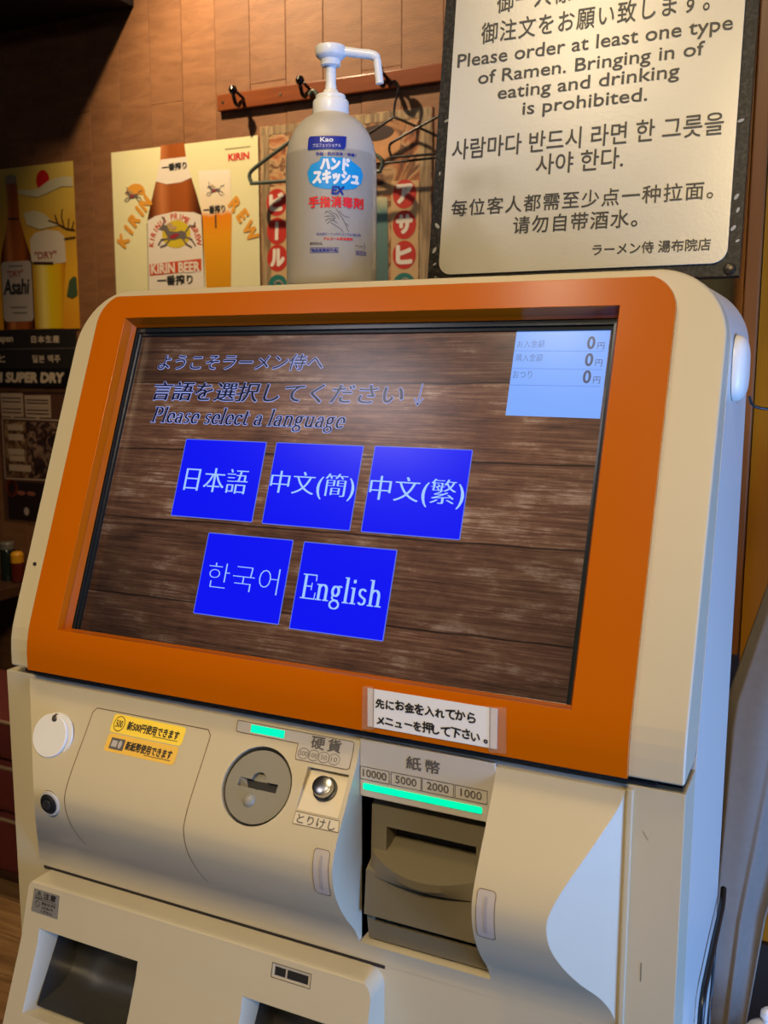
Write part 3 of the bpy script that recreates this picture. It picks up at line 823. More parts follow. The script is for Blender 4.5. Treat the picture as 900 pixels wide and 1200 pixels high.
# coin label plate (an L shape) with its lamp
Lp = [(.2085, -.0708), (.2738, -.0708), (.2742, -.0800), (.2752, -.0828), (.3262, -.0828), (.3285, -.0815), (.3285, -.0625), (.3272, -.0610), (.2085, -.0610), (.2078, -.0620), (.2078, -.0700)]
lab = poly('coin_label', Lp, f_bulge, .0004, mat('grey_label', (0.47, 0.43, 0.375), rough=.5, var=.02), M, cutv=CV)
line('coin_label_outline', [closed(Lp)], .0006, f_bulge, .0006, MATS['seam_brown'], lab, cutv=CV)
poly('coin_lamp', rrect(.2230, -.0690, .2586, -.0625, .0006, 2), f_bulge, .0008, led, lab, cutv=CV)
text('label_lettering', '硬貨', (.2870, -.0724, .3165, -.0618), f_bulge, .0008, inkgrey, lab, space=1.3, bold=.0003, cutv=CV)
for i, s in enumerate(('500', '100', '50', '10')):
    x = .2815+.0103*i
    line('coin_value_ring', [closed(circ(x, -.0775, .0054, .0040, 24))], .0005, f_bulge, .0008, inkgrey, lab, cutv=CV)
    w = .0042 if len(s) == 3 else .0030
    text('label_lettering', s, (x-w, -.0792, x+w, -.0758), f_bulge, .0008, inkgrey, lab)
# cancel button
fln = (fl_b-fl_a).cross(Vector((1, 0, 0))).normalized()
if fln.y > 0: fln = -fln
fc = (fl_a+fl_b)/2+Vector(((cx0+cx1)/2, 0, 0))
fu = (fl_b-fl_a).normalized()
bp_ = mk('cancel_recess_floor', [fl_a+Vector((cx0+.0015, 0, 0))+fln*.0005, fl_a+Vector((cx1-.0005, 0, 0))+fln*.0005, fl_b+Vector((cx1-.0005, 0, 0))+fln*.0005-fu*.0006, fl_b+Vector((cx0+.0015, 0, 0))+fln*.0005-fu*.0006], [(0, 1, 2, 3)], mat('recess_plate', (0.66, 0.58, 0.44), rough=.4), M)
bt = lathe('cancel_button', [(.0100, 0), (.0100, .0002), (.0092, .0003), (.0092, .0080), (.0088, .0092), (.0060, .0100)], fc+fln*.0010, mat('brushed_chrome', (0.45, 0.45, 0.44), rough=.22, metal=1), M, n=36, axis=fln)
lathe('button_ring', [(.0112, 0), (.0112, .0016), (.0100, .0018)], fc+fln*.0004, black, bt, n=36, axis=fln)
cl = poly('cancel_label', [(.2892, -.1268), (.3336, -.1258), (.3318, -.1182), (.2892, -.1182)], f_bulge, .0004, mat('cream_label', (0.62, 0.56, 0.44), rough=.5), M, cutv=CV)
line('cancel_label_outline', [closed([(.2892, -.1268), (.3336, -.1258), (.3318, -.1182), (.2892, -.1182)])], .0005, f_bulge, .0006, MATS['seam_brown'], cl, cutv=CV)
text('label_lettering', 'とりけし', (.2925, -.1256, .3295, -.1194), f_bulge, .0008, inkgrey, cl, bold=.00015, cutv=CV)
# narrow indicator windows each side of the note slot
for x0, x1 in ((.3155, .3305), (.4612, .4762)):
    w_ = poly('indicator_window', rrect(x0, -.1800, x1, -.1395, .003, 4), f_bulge, .0004, mat('indicator_grey', (0.47, 0.42, 0.385), rough=.3), M, cutv=.002)
    line('indicator_outline', [closed(rrect(x0, -.1800, x1, -.1395, .003, 4))], .0005, f_bulge, .0006, MATS['seam_brown'], w_, cutv=.002)
    poly('indicator_bar', rrect((x0+x1)/2-.0014, -.1750, (x0+x1)/2+.0014, -.1440, .001, 3), f_bulge, .0007, mat('indicator_bar', (0.36, 0.33, 0.33), rough=.4), w_, cutv=.002)

# note slot header plate
hd = box('note_header', (.3343, .0030, -.1085), (.4574, .030, -.0566), greyplate, M, bev=.0008)
HF = f_vert(.0030)
text('label_lettering', '紙幣', (.3785, -.0752, .4090, -.0638), HF, .0004, inkgrey, hd, space=1.35, bold=.0003)
for s, x0, x1, tw in (('10000', .3347, .3625, .0225), ('5000', .3643, .3922, .0195), ('2000', .3932, .4216, .0195), ('1000', .4230, .4512, .0185)):
    line('value_frame', [closed([(x0, -.0926), (x1, -.0926), (x1, -.0811), (x0, -.0811)])], .0006, HF, .0004, inkgrey, hd)
    xm = (x0+x1)/2
    text('label_lettering', s, (xm-tw/2, -.0900, xm+tw/2, -.0832), HF, .0004, inkgrey, hd, bold=.00015)
poly('note_lamp', rrect(.3375, -.1018, .4470, -.0958, .0015, 3), HF, .0008, led, hd)
# note reader
RY = .0150
rp = [(.048, -.1095), (RY+.012, -.1095), (RY+.004, -.1170), (RY, -.1200), (RY-.002, -.1700), (RY-.012, -.1760), (RY-.016, -.2160), (RY-.010, -.2200), (RY-.006, -.2440), (.048, -.2440)]
rd = solid('note_reader', slab_yz(rp, .3400, .4535), [
    ('DIFFERENCE', meshdata([(.3485, -.1, -.1285), (.4445, -.1, -.1285), (.4445, -.1, -.1770), (.3485, -.1, -.1770), (.3560, .036, -.1400), (.4370, .036, -.1400), (.4370, .036, -.1770), (.3560, .036, -.1770)],
                            [(0, 1, 2, 3), (7, 6, 5, 4), (0, 4, 5, 1), (1, 5, 6, 2), (2, 6, 7, 3), (3, 7, 4, 0)])),
    ('DIFFERENCE', meshdata(*boxgeo((.3465, -.1, -.2250), (.4480, .030, -.2195))))], unitbrown, M, bev=.0010)
rd['label'] = 'dark brown banknote reader with a curved tongue'
# curved tongue below the slit
tv, tf = [], []
NT = 24
for i in range(NT+1):
    t = i/NT; x = .3425+(.4510-.3425)*t; bow = .022*sin(pi*t)**.8
    tv += [(x, .036, -.1535), (x, RY-.004-bow, -.1610-bow*.30), (x, RY-.006-bow*.9, -.1650-bow*.45), (x, RY-.010-bow*.45, -.1800), (x, .036, -.1800)]
for i in range(NT):
    for k in range(5): tf.append((i*5+k, i*5+(k+1) % 5, (i+1)*5+(k+1) % 5, (i+1)*5+k))
tf += [list(range(5)), list(range(NT*5, NT*5+5))]
bm = bmesh.new(); bvv = [bm.verts.new(x) for x in tv]
for q in tf: bm.faces.new([bvv[i] for i in q])
bmesh.ops.recalc_face_normals(bm, faces=bm.faces[:])
from_bm('note_tongue', bm, unitbrown, rd, angle=30)
box('note_slit', (.3560, .0340, -.1535), (.4370, .0362, -.1490), ink, rd)
box('lower_slit', (.3470, .0200, -.2248), (.4475, .0296, -.2197), ink, rd)
box('slit_peg', (.3570, .0100, -.2248), (.3595, .0200, -.2197), unitbrown, rd)
box('slit_peg', (.4320, .0100, -.2248), (.4345, .0200, -.2197), unitbrown, rd)
box('reader_cavity', (.3345, .0400, -.2460), (.4570, .0470, -.1090), black, M)

# --- lower dispensing module
box('groove', (-.0450, .0048, -.2676), (.3575, .0062, -.2646), seam, M)  # black strip added to paint in the shade of the gap below the bulge
mp_ = [(.030, -.2672), (.002, -.2672), (-.0145, -.2678), (-.0175, -.2686), (-.019, -.270), (-.034, -.326), (-.064, -.404), (-.078, -.440), (-.085, -.520), (-.085, -.640), (.030, -.660)]
def wincut(x0, x1, z0, z1):
    fr = [f_low(x0, z0, .02), f_low(x1, z0, .02), f_low(x1, z1, .02), f_low(x0, z1, .02)]
    d = .0140
    bk = [f_low(x0+d, z0+.006, -.016), f_low(x1-.002, z0+.006, -.016), f_low(x1-.002, z1-.009, -.016), f_low(x0+d, z1-.009, -.016)]
    a = meshdata(fr+bk, CUBEF)
    dp = [(q.x, .035, q.z) for q in bk]
    fr2 = [(q.x, q.y-.004, q.z) for q in bk]
    b = meshdata([tuple(p) for p in fr2]+dp, CUBEF)
    return a, b
w1 = wincut(-.0277, .1092, -.3920, -.3062); w2 = wincut(.2215, .3360, -.3920, -.3062)
solid('dispenser_housing', slab_yz(mp_, -.0420, .3570), [
    ('INTERSECT', prism(rrect(-.0420, -.70, .3570, -.2670, (0, 0, .016, .010), 8), 'y', -.2, .1)),
    ('DIFFERENCE', w1[0]), ('DIFFERENCE', w1[1]), ('DIFFERENCE', w2[0]), ('DIFFERENCE', w2[1]),
    ('DIFFERENCE', meshdata([f_low(x, z, o) for o in (.01, -.003) for x, z in ((.2585, -.2862), (.2960, -.2862), (.2960, -.2762), (.2585, -.2762))], CUBEF))], cream, M, bev=.0014)
for x0, x1, lb in ((-.0132, .1068, 'steel coin return tray behind the left opening'), (.2358, .3338, 'steel ticket tray behind the right opening')):
    tr = []
    V, F_ = [], []
    pr = [(-.004, -.3158), (.006, -.3160), (.0150, -.320), (.0150, -.352), (.0120, -.366), (.0030, -.378), (-.012, -.3845), (-.045, -.3858)]
    for x in (x0, x1):
        for y, z in pr: V.append((x, y, z))
    n = len(pr)
    for i in range(n-1): F_.append((i, i+1, i+1+n, i+n))
    F_ += [list(range(n)), list(range(n, 2*n))]
    t_ = mk('coin_tray', V, F_, steel, M, angle=50); t_['label'] = lb
    for px, pz in ((.42, -.330), (.66, -.328), (.30, -.347), (.54, -.349), (.80, -.345)):
        lathe('tray_rivet', [(.0022, 0), (.0018, .0010), (.0006, .0016)], (x0+(x1-x0)*px, .0146, pz), chrome, t_, n=12, axis=(0, -1, .1))
for i, (a, b) in enumerate(((.2600, .2712), (.2730, .2945))):
    poly('indicator_cell', [(a, -.2848), (b, -.2848), (b, -.2776), (a, -.2776)], f_low, -.0004, ink, M)
wf = poly('indicator_plate', [(.2570, -.2872), (.2975, -.2872), (.2975, -.2750), (.2570, -.2750)], f_low, -.0007, mat('indicator_plate', (0.42, 0.39, 0.36), rough=.4), M)
line('indicator_plate_outline', [closed([(.2570, -.2872), (.2975, -.2872), (.2975, -.2750), (.2570, -.2750)])], .0007, f_low, .0004, inkgrey, wf)
cau = poly('caution_sticker', [(-.0335, -.2972), (.0022, -.2972), (.0010, -.2748), (-.0335, -.2748)], f_low, .0004, mat('silver_sticker', (0.27, 0.26, 0.25), rough=.35, metal=.3), M)
text('sticker_lettering', '⚠注意', (-.0300, -.2828, -.0030, -.2762), f_low, .0007, ink, cau, bold=.0002, space=1.1)
line('sticker_line', [[(-.0310, -.2838), (-.0015, -.2838)]], .0005, f_low, .0007, ink, cau)
for i, s in enumerate(('取出口に手を', '入れないで', 'ください。')):
    text('sticker_lettering', s, (-.0205, -.2880-.0038*i, -.0020-.003*(i > 0), -.2852-.0038*i), f_low, .0007, ink, cau, bold=.0001)
line('sticker_ring', [closed(circ(-.0262, -.2885, .0030, .0030, 16)), [(-.0283, -.2864), (-.0241, -.2906)]], .0005, f_low, .0007, ink, cau)
line('scuff', [[(.5790, -.1985), (.5792, -.2140)]], .0008, f_vert(FY), .0003, mat('scuff_dark', (0.14, 0.12, 0.10), rough=.8), M)
line('scuff', [[(.5760, -.0900), (.5800, -.0960)]], .0010, f_vert(FY), .0003, mat('scuff_pale', (0.33, 0.29, 0.22), rough=.8), M)
# --- cord hanging behind the right side
crd = tube('power_cord', smoothpath([(.6100, .316, -.288), (.6118, .290, -.292), (.6118, .2578, -.2955), (.6118, .2244, -.298), (.6118, .1808, -.303), (.6118, .1526, -.3085), (.6118, .1420, -.3321), (.6118, .140, -.40), (.6118, .15, -.55), (.616, .24, -.80), (.62, .32, FL+.006)]), .0032, black, None, n=10)
tag(crd, 'thick black power cord looping forward and down the right side of the machine', 'cord')
crd = tube('thin_cord', smoothpath([(.6100, .312, -.300), (.6105, .256, -.310), (.6105, .2487, -.3254), (.6105, .2423, -.359), (.6105, .2269, -.3866), (.6105, .22, -.45), (.612, .25, -.75), (.62, .34, FL+.004)]), .0016, black, None, n=8)
tag(crd, 'thinner black cord behind the thick one on the right side of the machine', 'cord')

# oval call sensor on the right side of the head
sn = empty('side_sensor', (XR, .185, .262), 'white oval plastic sensor stuck high on the right side of the machine', 'sensor')
V, F_ = [], []
NS, NR = 32, 8
for i in range(NR+1):
    t = pi/2*i/NR
    for k in range(NS):
        a = 2*pi*k/NS; ex = .7
        cu, sv = math.copysign(abs(cos(a))**ex, cos(a)), math.copysign(abs(sin(a))**ex, sin(a))
        V.append((XR+.0004+.0105*sin(t), .186+.030*cu*cos(t)**.45, .2610+.0285*sv*cos(t)**.45))
for i in range(NR):
    for k in range(NS): F_.append((i*NS+k, i*NS+(k+1) % NS, (i+1)*NS+(k+1) % NS, (i+1)*NS+k))
mk('sensor_shell', V, F_, mat('sensor_white', (0.80, 0.76, 0.68), rough=.35), sn, angle=60)
tube('sensor_cable', smoothpath([(XR+.012, .196, .2365), (.622, .205, .228), (.640, .22, .226), (.665, .24, .236), (.70, .27, .250), (.76, .30, .262)]), .0013, black, sn, n=8)

# handwritten note taped to the bezel
nt_ = box('handwritten_note', (.3490, -.0117, -.0378), (.4632, -.0110, -.0045), mat('note_paper', (0.74, 0.74, 0.74), rough=.6), None)
tag(nt_, 'small white paper note handwritten in black, taped to the orange bezel', 'note')
NF = f_vert(-.0117)
for s_, x0, x1, z0 in (('先にお金を入れてから', .3560, .4460, -.0190), ('メニューを押して下さい。', .3570, .4580, -.0335)):
    st = (x1-x0)/len(s_)
    for i, ch in enumerate(s_):
        g = glyphs(ch); bb = bbox(g[0]); k_ = .0098*random.uniform(.85, 1.05)
        cx_, cy_ = x0+st*(i+.5)+random.uniform(-.0004, .0004), z0+k_*.38+random.uniform(-.0006, .0008)
        w_, h_ = (bb[2]-bb[0])*k_, (bb[3]-bb[1])*k_
        oy = ((bb[1]+bb[3])/2-.38)*k_
        text('note_lettering', ch, (cx_-w_/2, cy_+oy-h_/2, cx_+w_/2, cy_+oy+h_/2), NF, .0003, ink, nt_, bold=.00038, rot=random.uniform(-.12, .12))
tape = mat('clear_tape', (0.55, 0.40, 0.28), rough=.15, alpha=.28, var=.2, scale=200)
for x0, x1 in ((.3440, .3545), (.4570, .4705)):
    poly('tape', [(x0, -.0410), (x0+.0005, -.0035), (x1, -.0020), (x1+.0008, -.0400)], NF, .0006, tape, nt_)
line('tape_edge', [[(.3545, -.0385), (.3550, -.0040)], [(.4575, -.0390), (.4572, -.0030)]], .0008, NF, .0008, mat('tape_edge', (0.33, 0.24, 0.16), rough=.3), nt_)

# ================================================================== SANITIZER BOTTLE
BX, BY, BZ = .2068, .190, ZT
AZ = radians(28.6); BR = .0462
bt_ = empty('sanitizer_bottle', (BX, BY, BZ), 'frosted hand sanitizer pump bottle standing on top of the ticket machine', 'bottle')
def frost():
    m = bpy.data.materials.new('frosted_bottle'); m.use_nodes = True; nt = m.node_tree; b = nt.nodes['Principled BSDF']
    b.inputs['Roughness'].default_value = .38; b.inputs['Subsurface Weight'].default_value = .25; b.inputs['Subsurface Radius'].default_value = (.02, .02, .02)
    tc = nt.nodes.new('ShaderNodeTexCoord'); sp = nt.nodes.new('ShaderNodeSeparateXYZ'); nt.links.new(tc.outputs['Object'], sp.inputs[0])
    nz = nt.nodes.new('ShaderNodeTexNoise'); nz.inputs['Scale'].default_value = 25; nt.links.new(tc.outputs['Object'], nz.inputs['Vector'])
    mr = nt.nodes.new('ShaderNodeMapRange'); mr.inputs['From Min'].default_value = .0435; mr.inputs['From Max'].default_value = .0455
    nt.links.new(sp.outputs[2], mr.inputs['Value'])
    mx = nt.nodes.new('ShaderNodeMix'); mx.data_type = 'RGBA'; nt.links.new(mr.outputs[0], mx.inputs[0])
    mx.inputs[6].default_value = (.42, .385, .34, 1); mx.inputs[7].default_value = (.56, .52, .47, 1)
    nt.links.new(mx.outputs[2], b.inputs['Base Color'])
    b.inputs['Transmission Weight'].default_value = .12
    return m
prof = [(.0420, 0), (.0452, .003), (.0462, .010), (.0464, .060), (.0462, .118), (.0455, .130), (.0430, .142), (.0390, .151), (.0330, .160), (.0260, .166), (.0200, .169), (.0190, .170)]
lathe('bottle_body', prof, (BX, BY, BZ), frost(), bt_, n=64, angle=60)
lathe('bottle_collar', [(.0178, 0), (.0182, .001), (.0180, .0150), (.0172, .0165), (.0150, .0168), (.0150, .0205), (.0142, .0218), (.0085, .0222)], (BX, BY, BZ+.1675), white, bt_, n=48)
lathe('pump_seat', [(.0082, 0), (.0075, .004), (.0058, .006), (.0055, .010)], (BX, BY, BZ+.1895), white, bt_, n=32)
lathe('pump_stem', [(.0052, 0), (.0052, .026)], (BX, BY, BZ+.197), white, bt_, n=24)
lathe('pump_head', [(.0085, 0), (.0098, .0006), (.0102, .0062), (.0122, .0072), (.0146, .0092), (.0152, .0105), (.0152, .0172), (.0146, .0184), (.0130, .0190), (.0060, .0194)], (BX, BY, BZ+.2170), white, bt_, n=48)
du = Vector((cos(radians(22)), sin(radians(22)), 0)); hc = Vector((BX, BY, BZ+.2300))
tube('pump_nozzle', smoothpath([hc+du*.010+Vector((0, 0, .0015)), hc+du*.030+Vector((0, 0, -.0012)), hc+du*.0415+Vector((0, 0, -.0028)), hc+du*.0460+Vector((0, 0, -.0065)), hc+du*.0474+Vector((0, 0, -.015)), hc+du*.0492+Vector((0, 0, -.0300))], 5),
     [.0046]*15+[.0040]*11, white, bt_, n=20)


def f_bot(u, z, off=0.0):   # u = lateral distance as seen, wrapped on the cylinder; z = scene height
    a = AZ+math.asin(max(-.98, min(.98, u/BR)))
    r = BR+.0003+off
    return Vector((BX+r*sin(a), BY-r*cos(a), z))
def bu(x): return (x-.2068)*.877
CU = .004
nav = mat('navy_print', S(22, 40, 140), rough=.4); cy = mat('cyan_print', S(20, 150, 215), rough=.4); rd_ = mat('red_print', S(222, 40, 40), rough=.4)
wp = mat('white_print', (.82, .82, .82), rough=.4)
lb_ = poly('brand_flag', [(bu(.1809), .4702), (bu(.2205), .4702), (bu(.2225), .4725), (bu(.2237), .4822), (bu(.1838), .4822), (bu(.1820), .4800)], f_bot, .0002, nav, bt_, cutu=CU)
text('label_lettering', 'Kao', (bu(.1952), .4768, bu(.2090), .4808), f_bot, .0005, wp, bt_, bold=.00015, cutu=CU)
text('label_lettering', 'プロフェッショナル', (bu(.1868), .4718, bu(.2175), .4753), f_bot, .0005, wp, bt_, cutu=CU)
text('label_lettering', '手指・肌の洗浄・消毒！', (bu(.1901), .4642, bu(.2340), .4672), f_bot, .0004, nav, bt_, bold=.0001, cutu=CU)
cloud = [(bu(.1805), .4490), (bu(.1825), .4400), (bu(.1880), .4355), (bu(.1990), .4330), (bu(.2220), .4325), (bu(.2330), .4345), (bu(.2400), .4400), (bu(.2420), .4480), (bu(.2395), .4545), (bu(.2330), .4580), (bu(.2290), .4600), (bu(.2275), .4622), (bu(.1960), .4630), (bu(.1935), .4590), (bu(.1850), .4560)]
cl_ = poly('blue_cloud', cloud, f_bot, .0002, cy, bt_, cutu=CU)
text('label_lettering', 'ハンド', (bu(.1955), .4510, bu(.2265), .4615), f_bot, .0004, wp, bt_, bold=.0009, cutu=CU, shear=.1)
text('label_lettering', 'スキッシュ', (bu(.1870), .4380, bu(.2365), .4500), f_bot, .0004, wp, bt_, bold=.0009, cutu=CU, shear=.1)
text('label_lettering', 'EX', (bu(.2070), .4282, bu(.2212), .4352), f_bot, .0007, nav, bt_, bold=.0004, cutu=CU, shear=.2)
text('label_lettering', '手指消毒剤', (bu(.1822), .4155, bu(.2420), .4258), f_bot, .0004, rd_, bt_, bold=.0004, cutu=CU, space=1.06)
hand = [[(.1995, .4100), (.2020, .4120), (.2050, .4100), (.2100, .4075)], [(.1995, .4070), (.2060, .4075), (.2110, .4060)], [(.2000, .4030), (.2040, .4050), (.2100, .4045)], [(.2020, .4000), (.2060, .4030), (.2090, .4030)],
        [(.2040, .4130), (.2080, .4105), (.2120, .4090), (.2150, .4050)], [(.2120, .4140), (.2150, .4100), (.2200, .4040), (.2230, .3985), (.2255, .3930)], [(.2150, .4125), (.2200, .4080), (.2265, .4065)],
        [(.2060, .4010), (.2110, .3985), (.2160, .3960), (.2195, .3925)], [(.2110, .4060), (.2090, .4030), (.2130, .4010)], [(.2225, .4010), (.2260, .3985)]]
line('hand_drawing', [[(bu(x), z) for x, z in p] for p in hand], .0005, f_bot, .0004, inkgrey, bt_, cutu=CU)
text('label_lettering', '有効成分・ベンザルコニウム塩化物', (bu(.1900), .3888, bu(.2392), .3918), f_bot, .0004, nav, bt_, cutu=CU)
text('label_lettering', 'アルコール系消毒剤', (bu(.1980), .3845, bu(.2300), .3872), f_bot, .0004, rd_, bt_, bold=.0001, cutu=CU)
text('label_lettering', '800mL', (bu(.1828), .3802, bu(.1972), .3828), f_bot, .0004, ink, bt_, cutu=CU)
text('label_lettering', '指定医薬部外品', (bu(.1842), .3738, bu(.2128), .3764), f_bot, .0004, nav, bt_, bold=.0001, cutu=CU)
line('label_frame', [closed([(bu(.1832), .3729), (bu(.2138), .3729), (bu(.2138), .3773), (bu(.1832), .3773)]), closed([(bu(.2338), .3716), (bu(.2450), .3716), (bu(.2450), .3752), (bu(.2338), .3752)]), [(bu(.2430), .3830), (bu(.2442), .3795), (bu(.2425), .3775)]], .0004, f_bot, .0004, nav, bt_, cutu=CU)
text('label_lettering', '業務用', (bu(.2345), .3721, bu(.2443), .3747), f_bot, .0004, nav, bt_, cutu=CU)
text('label_lettering', 'Alcohol', (bu(.2330), .3792, bu(.2420), .3812), f_bot, .0004, inkgrey, bt_, cutu=CU)

# ================================================================== NOTICE SIGN
sg = empty('notice_sign', (.418, .40, .33), 'large white notice plate on a speckled black board behind the machine', 'sign')
def speck():
    m = bpy.data.materials.new('speckled_black'); m.use_nodes = True; nt = m.node_tree; b = nt.nodes['Principled BSDF']
    b.inputs['Roughness'].default_value = .42
    b.inputs['Specular IOR Level'].default_value = .25
    tc = nt.nodes.new('ShaderNodeTexCoord')
    nz = nt.nodes.new('ShaderNodeTexNoise'); nz.inputs['Scale'].default_value = 260; nt.links.new(tc.outputs['Object'], nz.inputs['Vector'])
    cr = nt.nodes.new('ShaderNodeValToRGB'); e = cr.color_ramp.elements
    e[0].position = .45; e[0].color = (.006, .005, .004, 1); e[1].position = .8; e[1].color = (.05, .045, .035, 1)
    nt.links.new(nz.outputs['Fac'], cr.inputs[0]); nt.links.new(cr.outputs[0], b.inputs['Base Color'])
    return m
sgv = [f_sign(x, s, o) for o in (0, -.012) for x, s in ((.2480, .4000), (.5885, .4000), (.5885, .8600), (.2480, .8600))]
mk('sign_board', sgv, CUBEF, speck(), sg)
wpts = rrect(.2622, .4128, .5762, .8450, .0150, 8)
pl_ = flat('sign_plate', wpts, [list(range(len(wpts)))], f_sign, .0026, mat('sign_plate_paint', (0.53, 0.50, 0.415), rough=.30, var=.03, scale=300, bump=.08, metal=.35), sg)
V = [f_sign(x, s, o) for o in (.0001, .00255) for x, s in wpts]; n = len(wpts)
mk('sign_plate_edge', V, [(i, (i+1) % n, (i+1) % n+n, i+n) for i in range(n)], MATS['sign_plate_paint'], sg)
sink = mat('sign_ink', (0.030, 0.026, 0.020), rough=.34, spec=.5)
ST_ = [('御一人様', (.3120, .7030, .3960, .7270)), ('御注文をお願い致します。', (.2955, .6710, .5420, .6945)),
       ('Please order at least one type', (.2689, .6435, .5660, .6630)), ('of Ramen. Bringing in of', (.2955, .6218, .5400, .6405)),
       ('eating and drinking', (.3200, .6020, .5165, .6205)), ('is prohibited.', (.3503, .5815, .4855, .6000)),
       ('사람마다 반드시 라면 한 그릇을', (.2695, .5430, .5640, .5660)), ('사야 한다.', (.3700, .5175, .4650, .5400)),
       ('每位客人都需至少点一种拉面。', (.2735, .4785, .5585, .4970)), ('请勿自带酒水。', (.3485, .4545, .4842, .4735)),
       ('ラーメン侍 湯布院店', (.4390, .4262, .5595, .4385))]
for s, bx in ST_:
    text('sign_lettering', s, bx, f_sign, .0032, sink, pl_, bold=.00018, space=1.12 if s[0] in '每请御' else 1.0)
for x in (.2570, .5790):
    sc_ = lathe('screw', [(.0062, 0), (.0055, .0018), (.0030, .0030)], f_sign(x, .4068, 0), mat('screw_dark', (0.06, 0.05, 0.04), rough=.35, metal=.8), sg, n=20, axis=(0, -cos(SL), sin(SL)))
chips = mat('pale_flake', (0.30, 0.30, 0.29), rough=.4)
for x, s, a, r in ((.5800, .5560, .3, .0034), (.5810, .4795, 1.0, .0036), (.5832, .4660, 1.2, .0030), (.5800, .4480, .9, .0036), (.5850, .4350, .5, .0024), (.2560, .4700, 2.3, .004), (.2545, .4420, 1.1, .004), (.2590, .5900, .3, .003), (.2560, .4260, .6, .0025), (.2548, .5300, 1.5, .0022)):
    p = [(x+r*cos(t)*cos(a)-r*.5*sin(t)*sin(a), s+r*cos(t)*sin(a)+r*.5*sin(t)*cos(a)) for t in [i*pi/4+.2 for i in range(8)]]
    poly('fleck', p, f_sign, .0004, chips, sg)

# ================================================================== COAT RACK, HANGERS
rk = empty('coat_rack', (-.637, WY, 1.0), 'long red-brown wooden coat rail with black hooks on the plank wall', 'coat rack')
railw = wood('rail_wood', (0.15, 0.036, 0.010), (0.24, 0.066, 0.018), rough=.3, grain=(1, 1, 10), scale=4, rand=0, bump=.05)
box('rail_board', (-.975, WY-.020, .982), (.12, WY-.002, 1.026), railw, rk, bev=.003)
hookm = mat('hook_black', (0.012, 0.010, 0.010), rough=.2, metal=.4)
for x in (-.885, -.672, -.440, -.215, .01):
    tube('hook', smoothpath([(x, WY-.020, 1.000), (x, WY-.034, .994), (x, WY-.044, .982), (x, WY-.058, .984), (x, WY-.066, .996), (x-.002, WY-.068, 1.010)]), .0055, hookm, rk, n=10)
    lathe('hook_knob', [(.003, -.012), (.009, -.009), (.0125, 0), (.009, .009), (.003, .012)], (x-.002, WY-.068, 1.018), hookm, rk, n=16)
    tube('hook_knob_peg', [(x, WY-.018, 1.006), (x-.001, WY-.050, 1.016)], .0045, hookm, rk, n=8)
for x in (-.955, -.765):
    lathe('screw', [(.005, 0), (.004, .0015)], (x, WY-.020, 1.004), mat('screw_brass', (0.45, 0.32, 0.18), rough=.3, metal=1), rk, n=14, axis=(0, -1, 0))


def hanger(name, x, y, zt, half, drop, bar, rot, r, m, label, tipr=.018):
    c, s = cos(rot), sin(rot)
    def P(u, z, w=0): return (x+u*c, y+u*s, z)
    root = empty(name, (x, y, zt), label, 'hanger', None)
    nz_ = zt-.082
    tube('hanger_hook', smoothpath([P(.0, nz_), P(.002, nz_+.030), P(.010, nz_+.055), P(.012, nz_+.075), P(.0, nz_+.088), P(-.012, nz_+.078)]), r*.9, m, root, n=8)
    pts = [P(0, nz_), P(half*.45, nz_-drop*.40), P(half*.9, nz_-drop*.82), P(half+tipr*.3, nz_-drop), P(half, nz_-drop-bar), P(half-tipr, nz_-drop-bar-.004),
           P(0, nz_-drop-bar-.006), P(-half+tipr, nz_-drop-bar-.004), P(-half, nz_-drop-bar), P(-half-tipr*.3, nz_-drop), P(-half*.9, nz_-drop*.82), P(-half*.45, nz_-drop*.40)]
    q = smoothpath(pts+[pts[0]], 4)[:-1]
    tube('hanger_body', q, r, m, root, n=8, closedp=True)
    return root


hanger('coat_hanger', -.635, WY-.066, .982, .198, .108, .022, 0, .0055, mat('hanger_green', (0.09, 0.11, 0.085), rough=.3),
       'grey-green plastic coat hanger on the hook behind the sanitizer bottle')
hb = mat('hanger_black', (0.012, 0.010, 0.010), rough=.25)
hanger('coat_hanger', -.408, WY-.046, .984, .150, .080, .026, 0, .0035, hb,
       'black hanger on the third hook, between bottle and sign')
hanger('coat_hanger', -.215, WY-.078, .985, .185, .078, .026, 0, .0035, hb,
       'black hanger on the rightmost hook, mostly hidden by the sign')

# ================================================================== POSTERS
def wpoly(name, pts, off, m, parent, **k): return poly(name, pts, f_wall, off, m, parent, **k)
PZ0 = .0035
# Kirin poster
kp = tag(box('beer_poster', (-1.3770, WY-PZ0-.001, .300), (-.8495, WY-PZ0, .9085), mat('poster_cream', S(225, 218, 168), rough=.5, var=.02), None), 'cream beer poster with a big brown bottle behind the machine top', 'poster')
K0 = PZ0+.0014
K1, K2, K3, K4 = K0+.0006, K0+.0012, K0+.0018, K0+.0024
amber = grad('bottle_amber', 0, [(0, (.015, .004, .001)), (.12, (.13, .025, .003)), (.30, (.50, .17, .05)), (.45, (.30, .075, .012)), (.72, (.34, .085, .012)), (.9, (.10, .02, .002)), (1, (.012, .003, .001))], noise=.05, nscale=4)
bl = [(-1.188, .912), (-1.103, .912), (-1.098, .870), (-1.084, .822), (-1.062, .760), (-1.048, .715), (-1.044, .690), (-1.042, .45), (-1.252, .45), (-1.249, .690), (-1.243, .715), (-1.228, .760), (-1.207, .820), (-1.192, .870)]
wpoly('bottle_picture', bl, K1, amber, kp)
wl = mat('label_white', S(226, 214, 196), rough=.5, var=.02)
wpoly('bottle_label', [(-1.190, .872), (-1.097, .872), (-1.080, .812), (-1.118, .802), (-1.170, .800), (-1.211, .812)], K2, wl, kp)
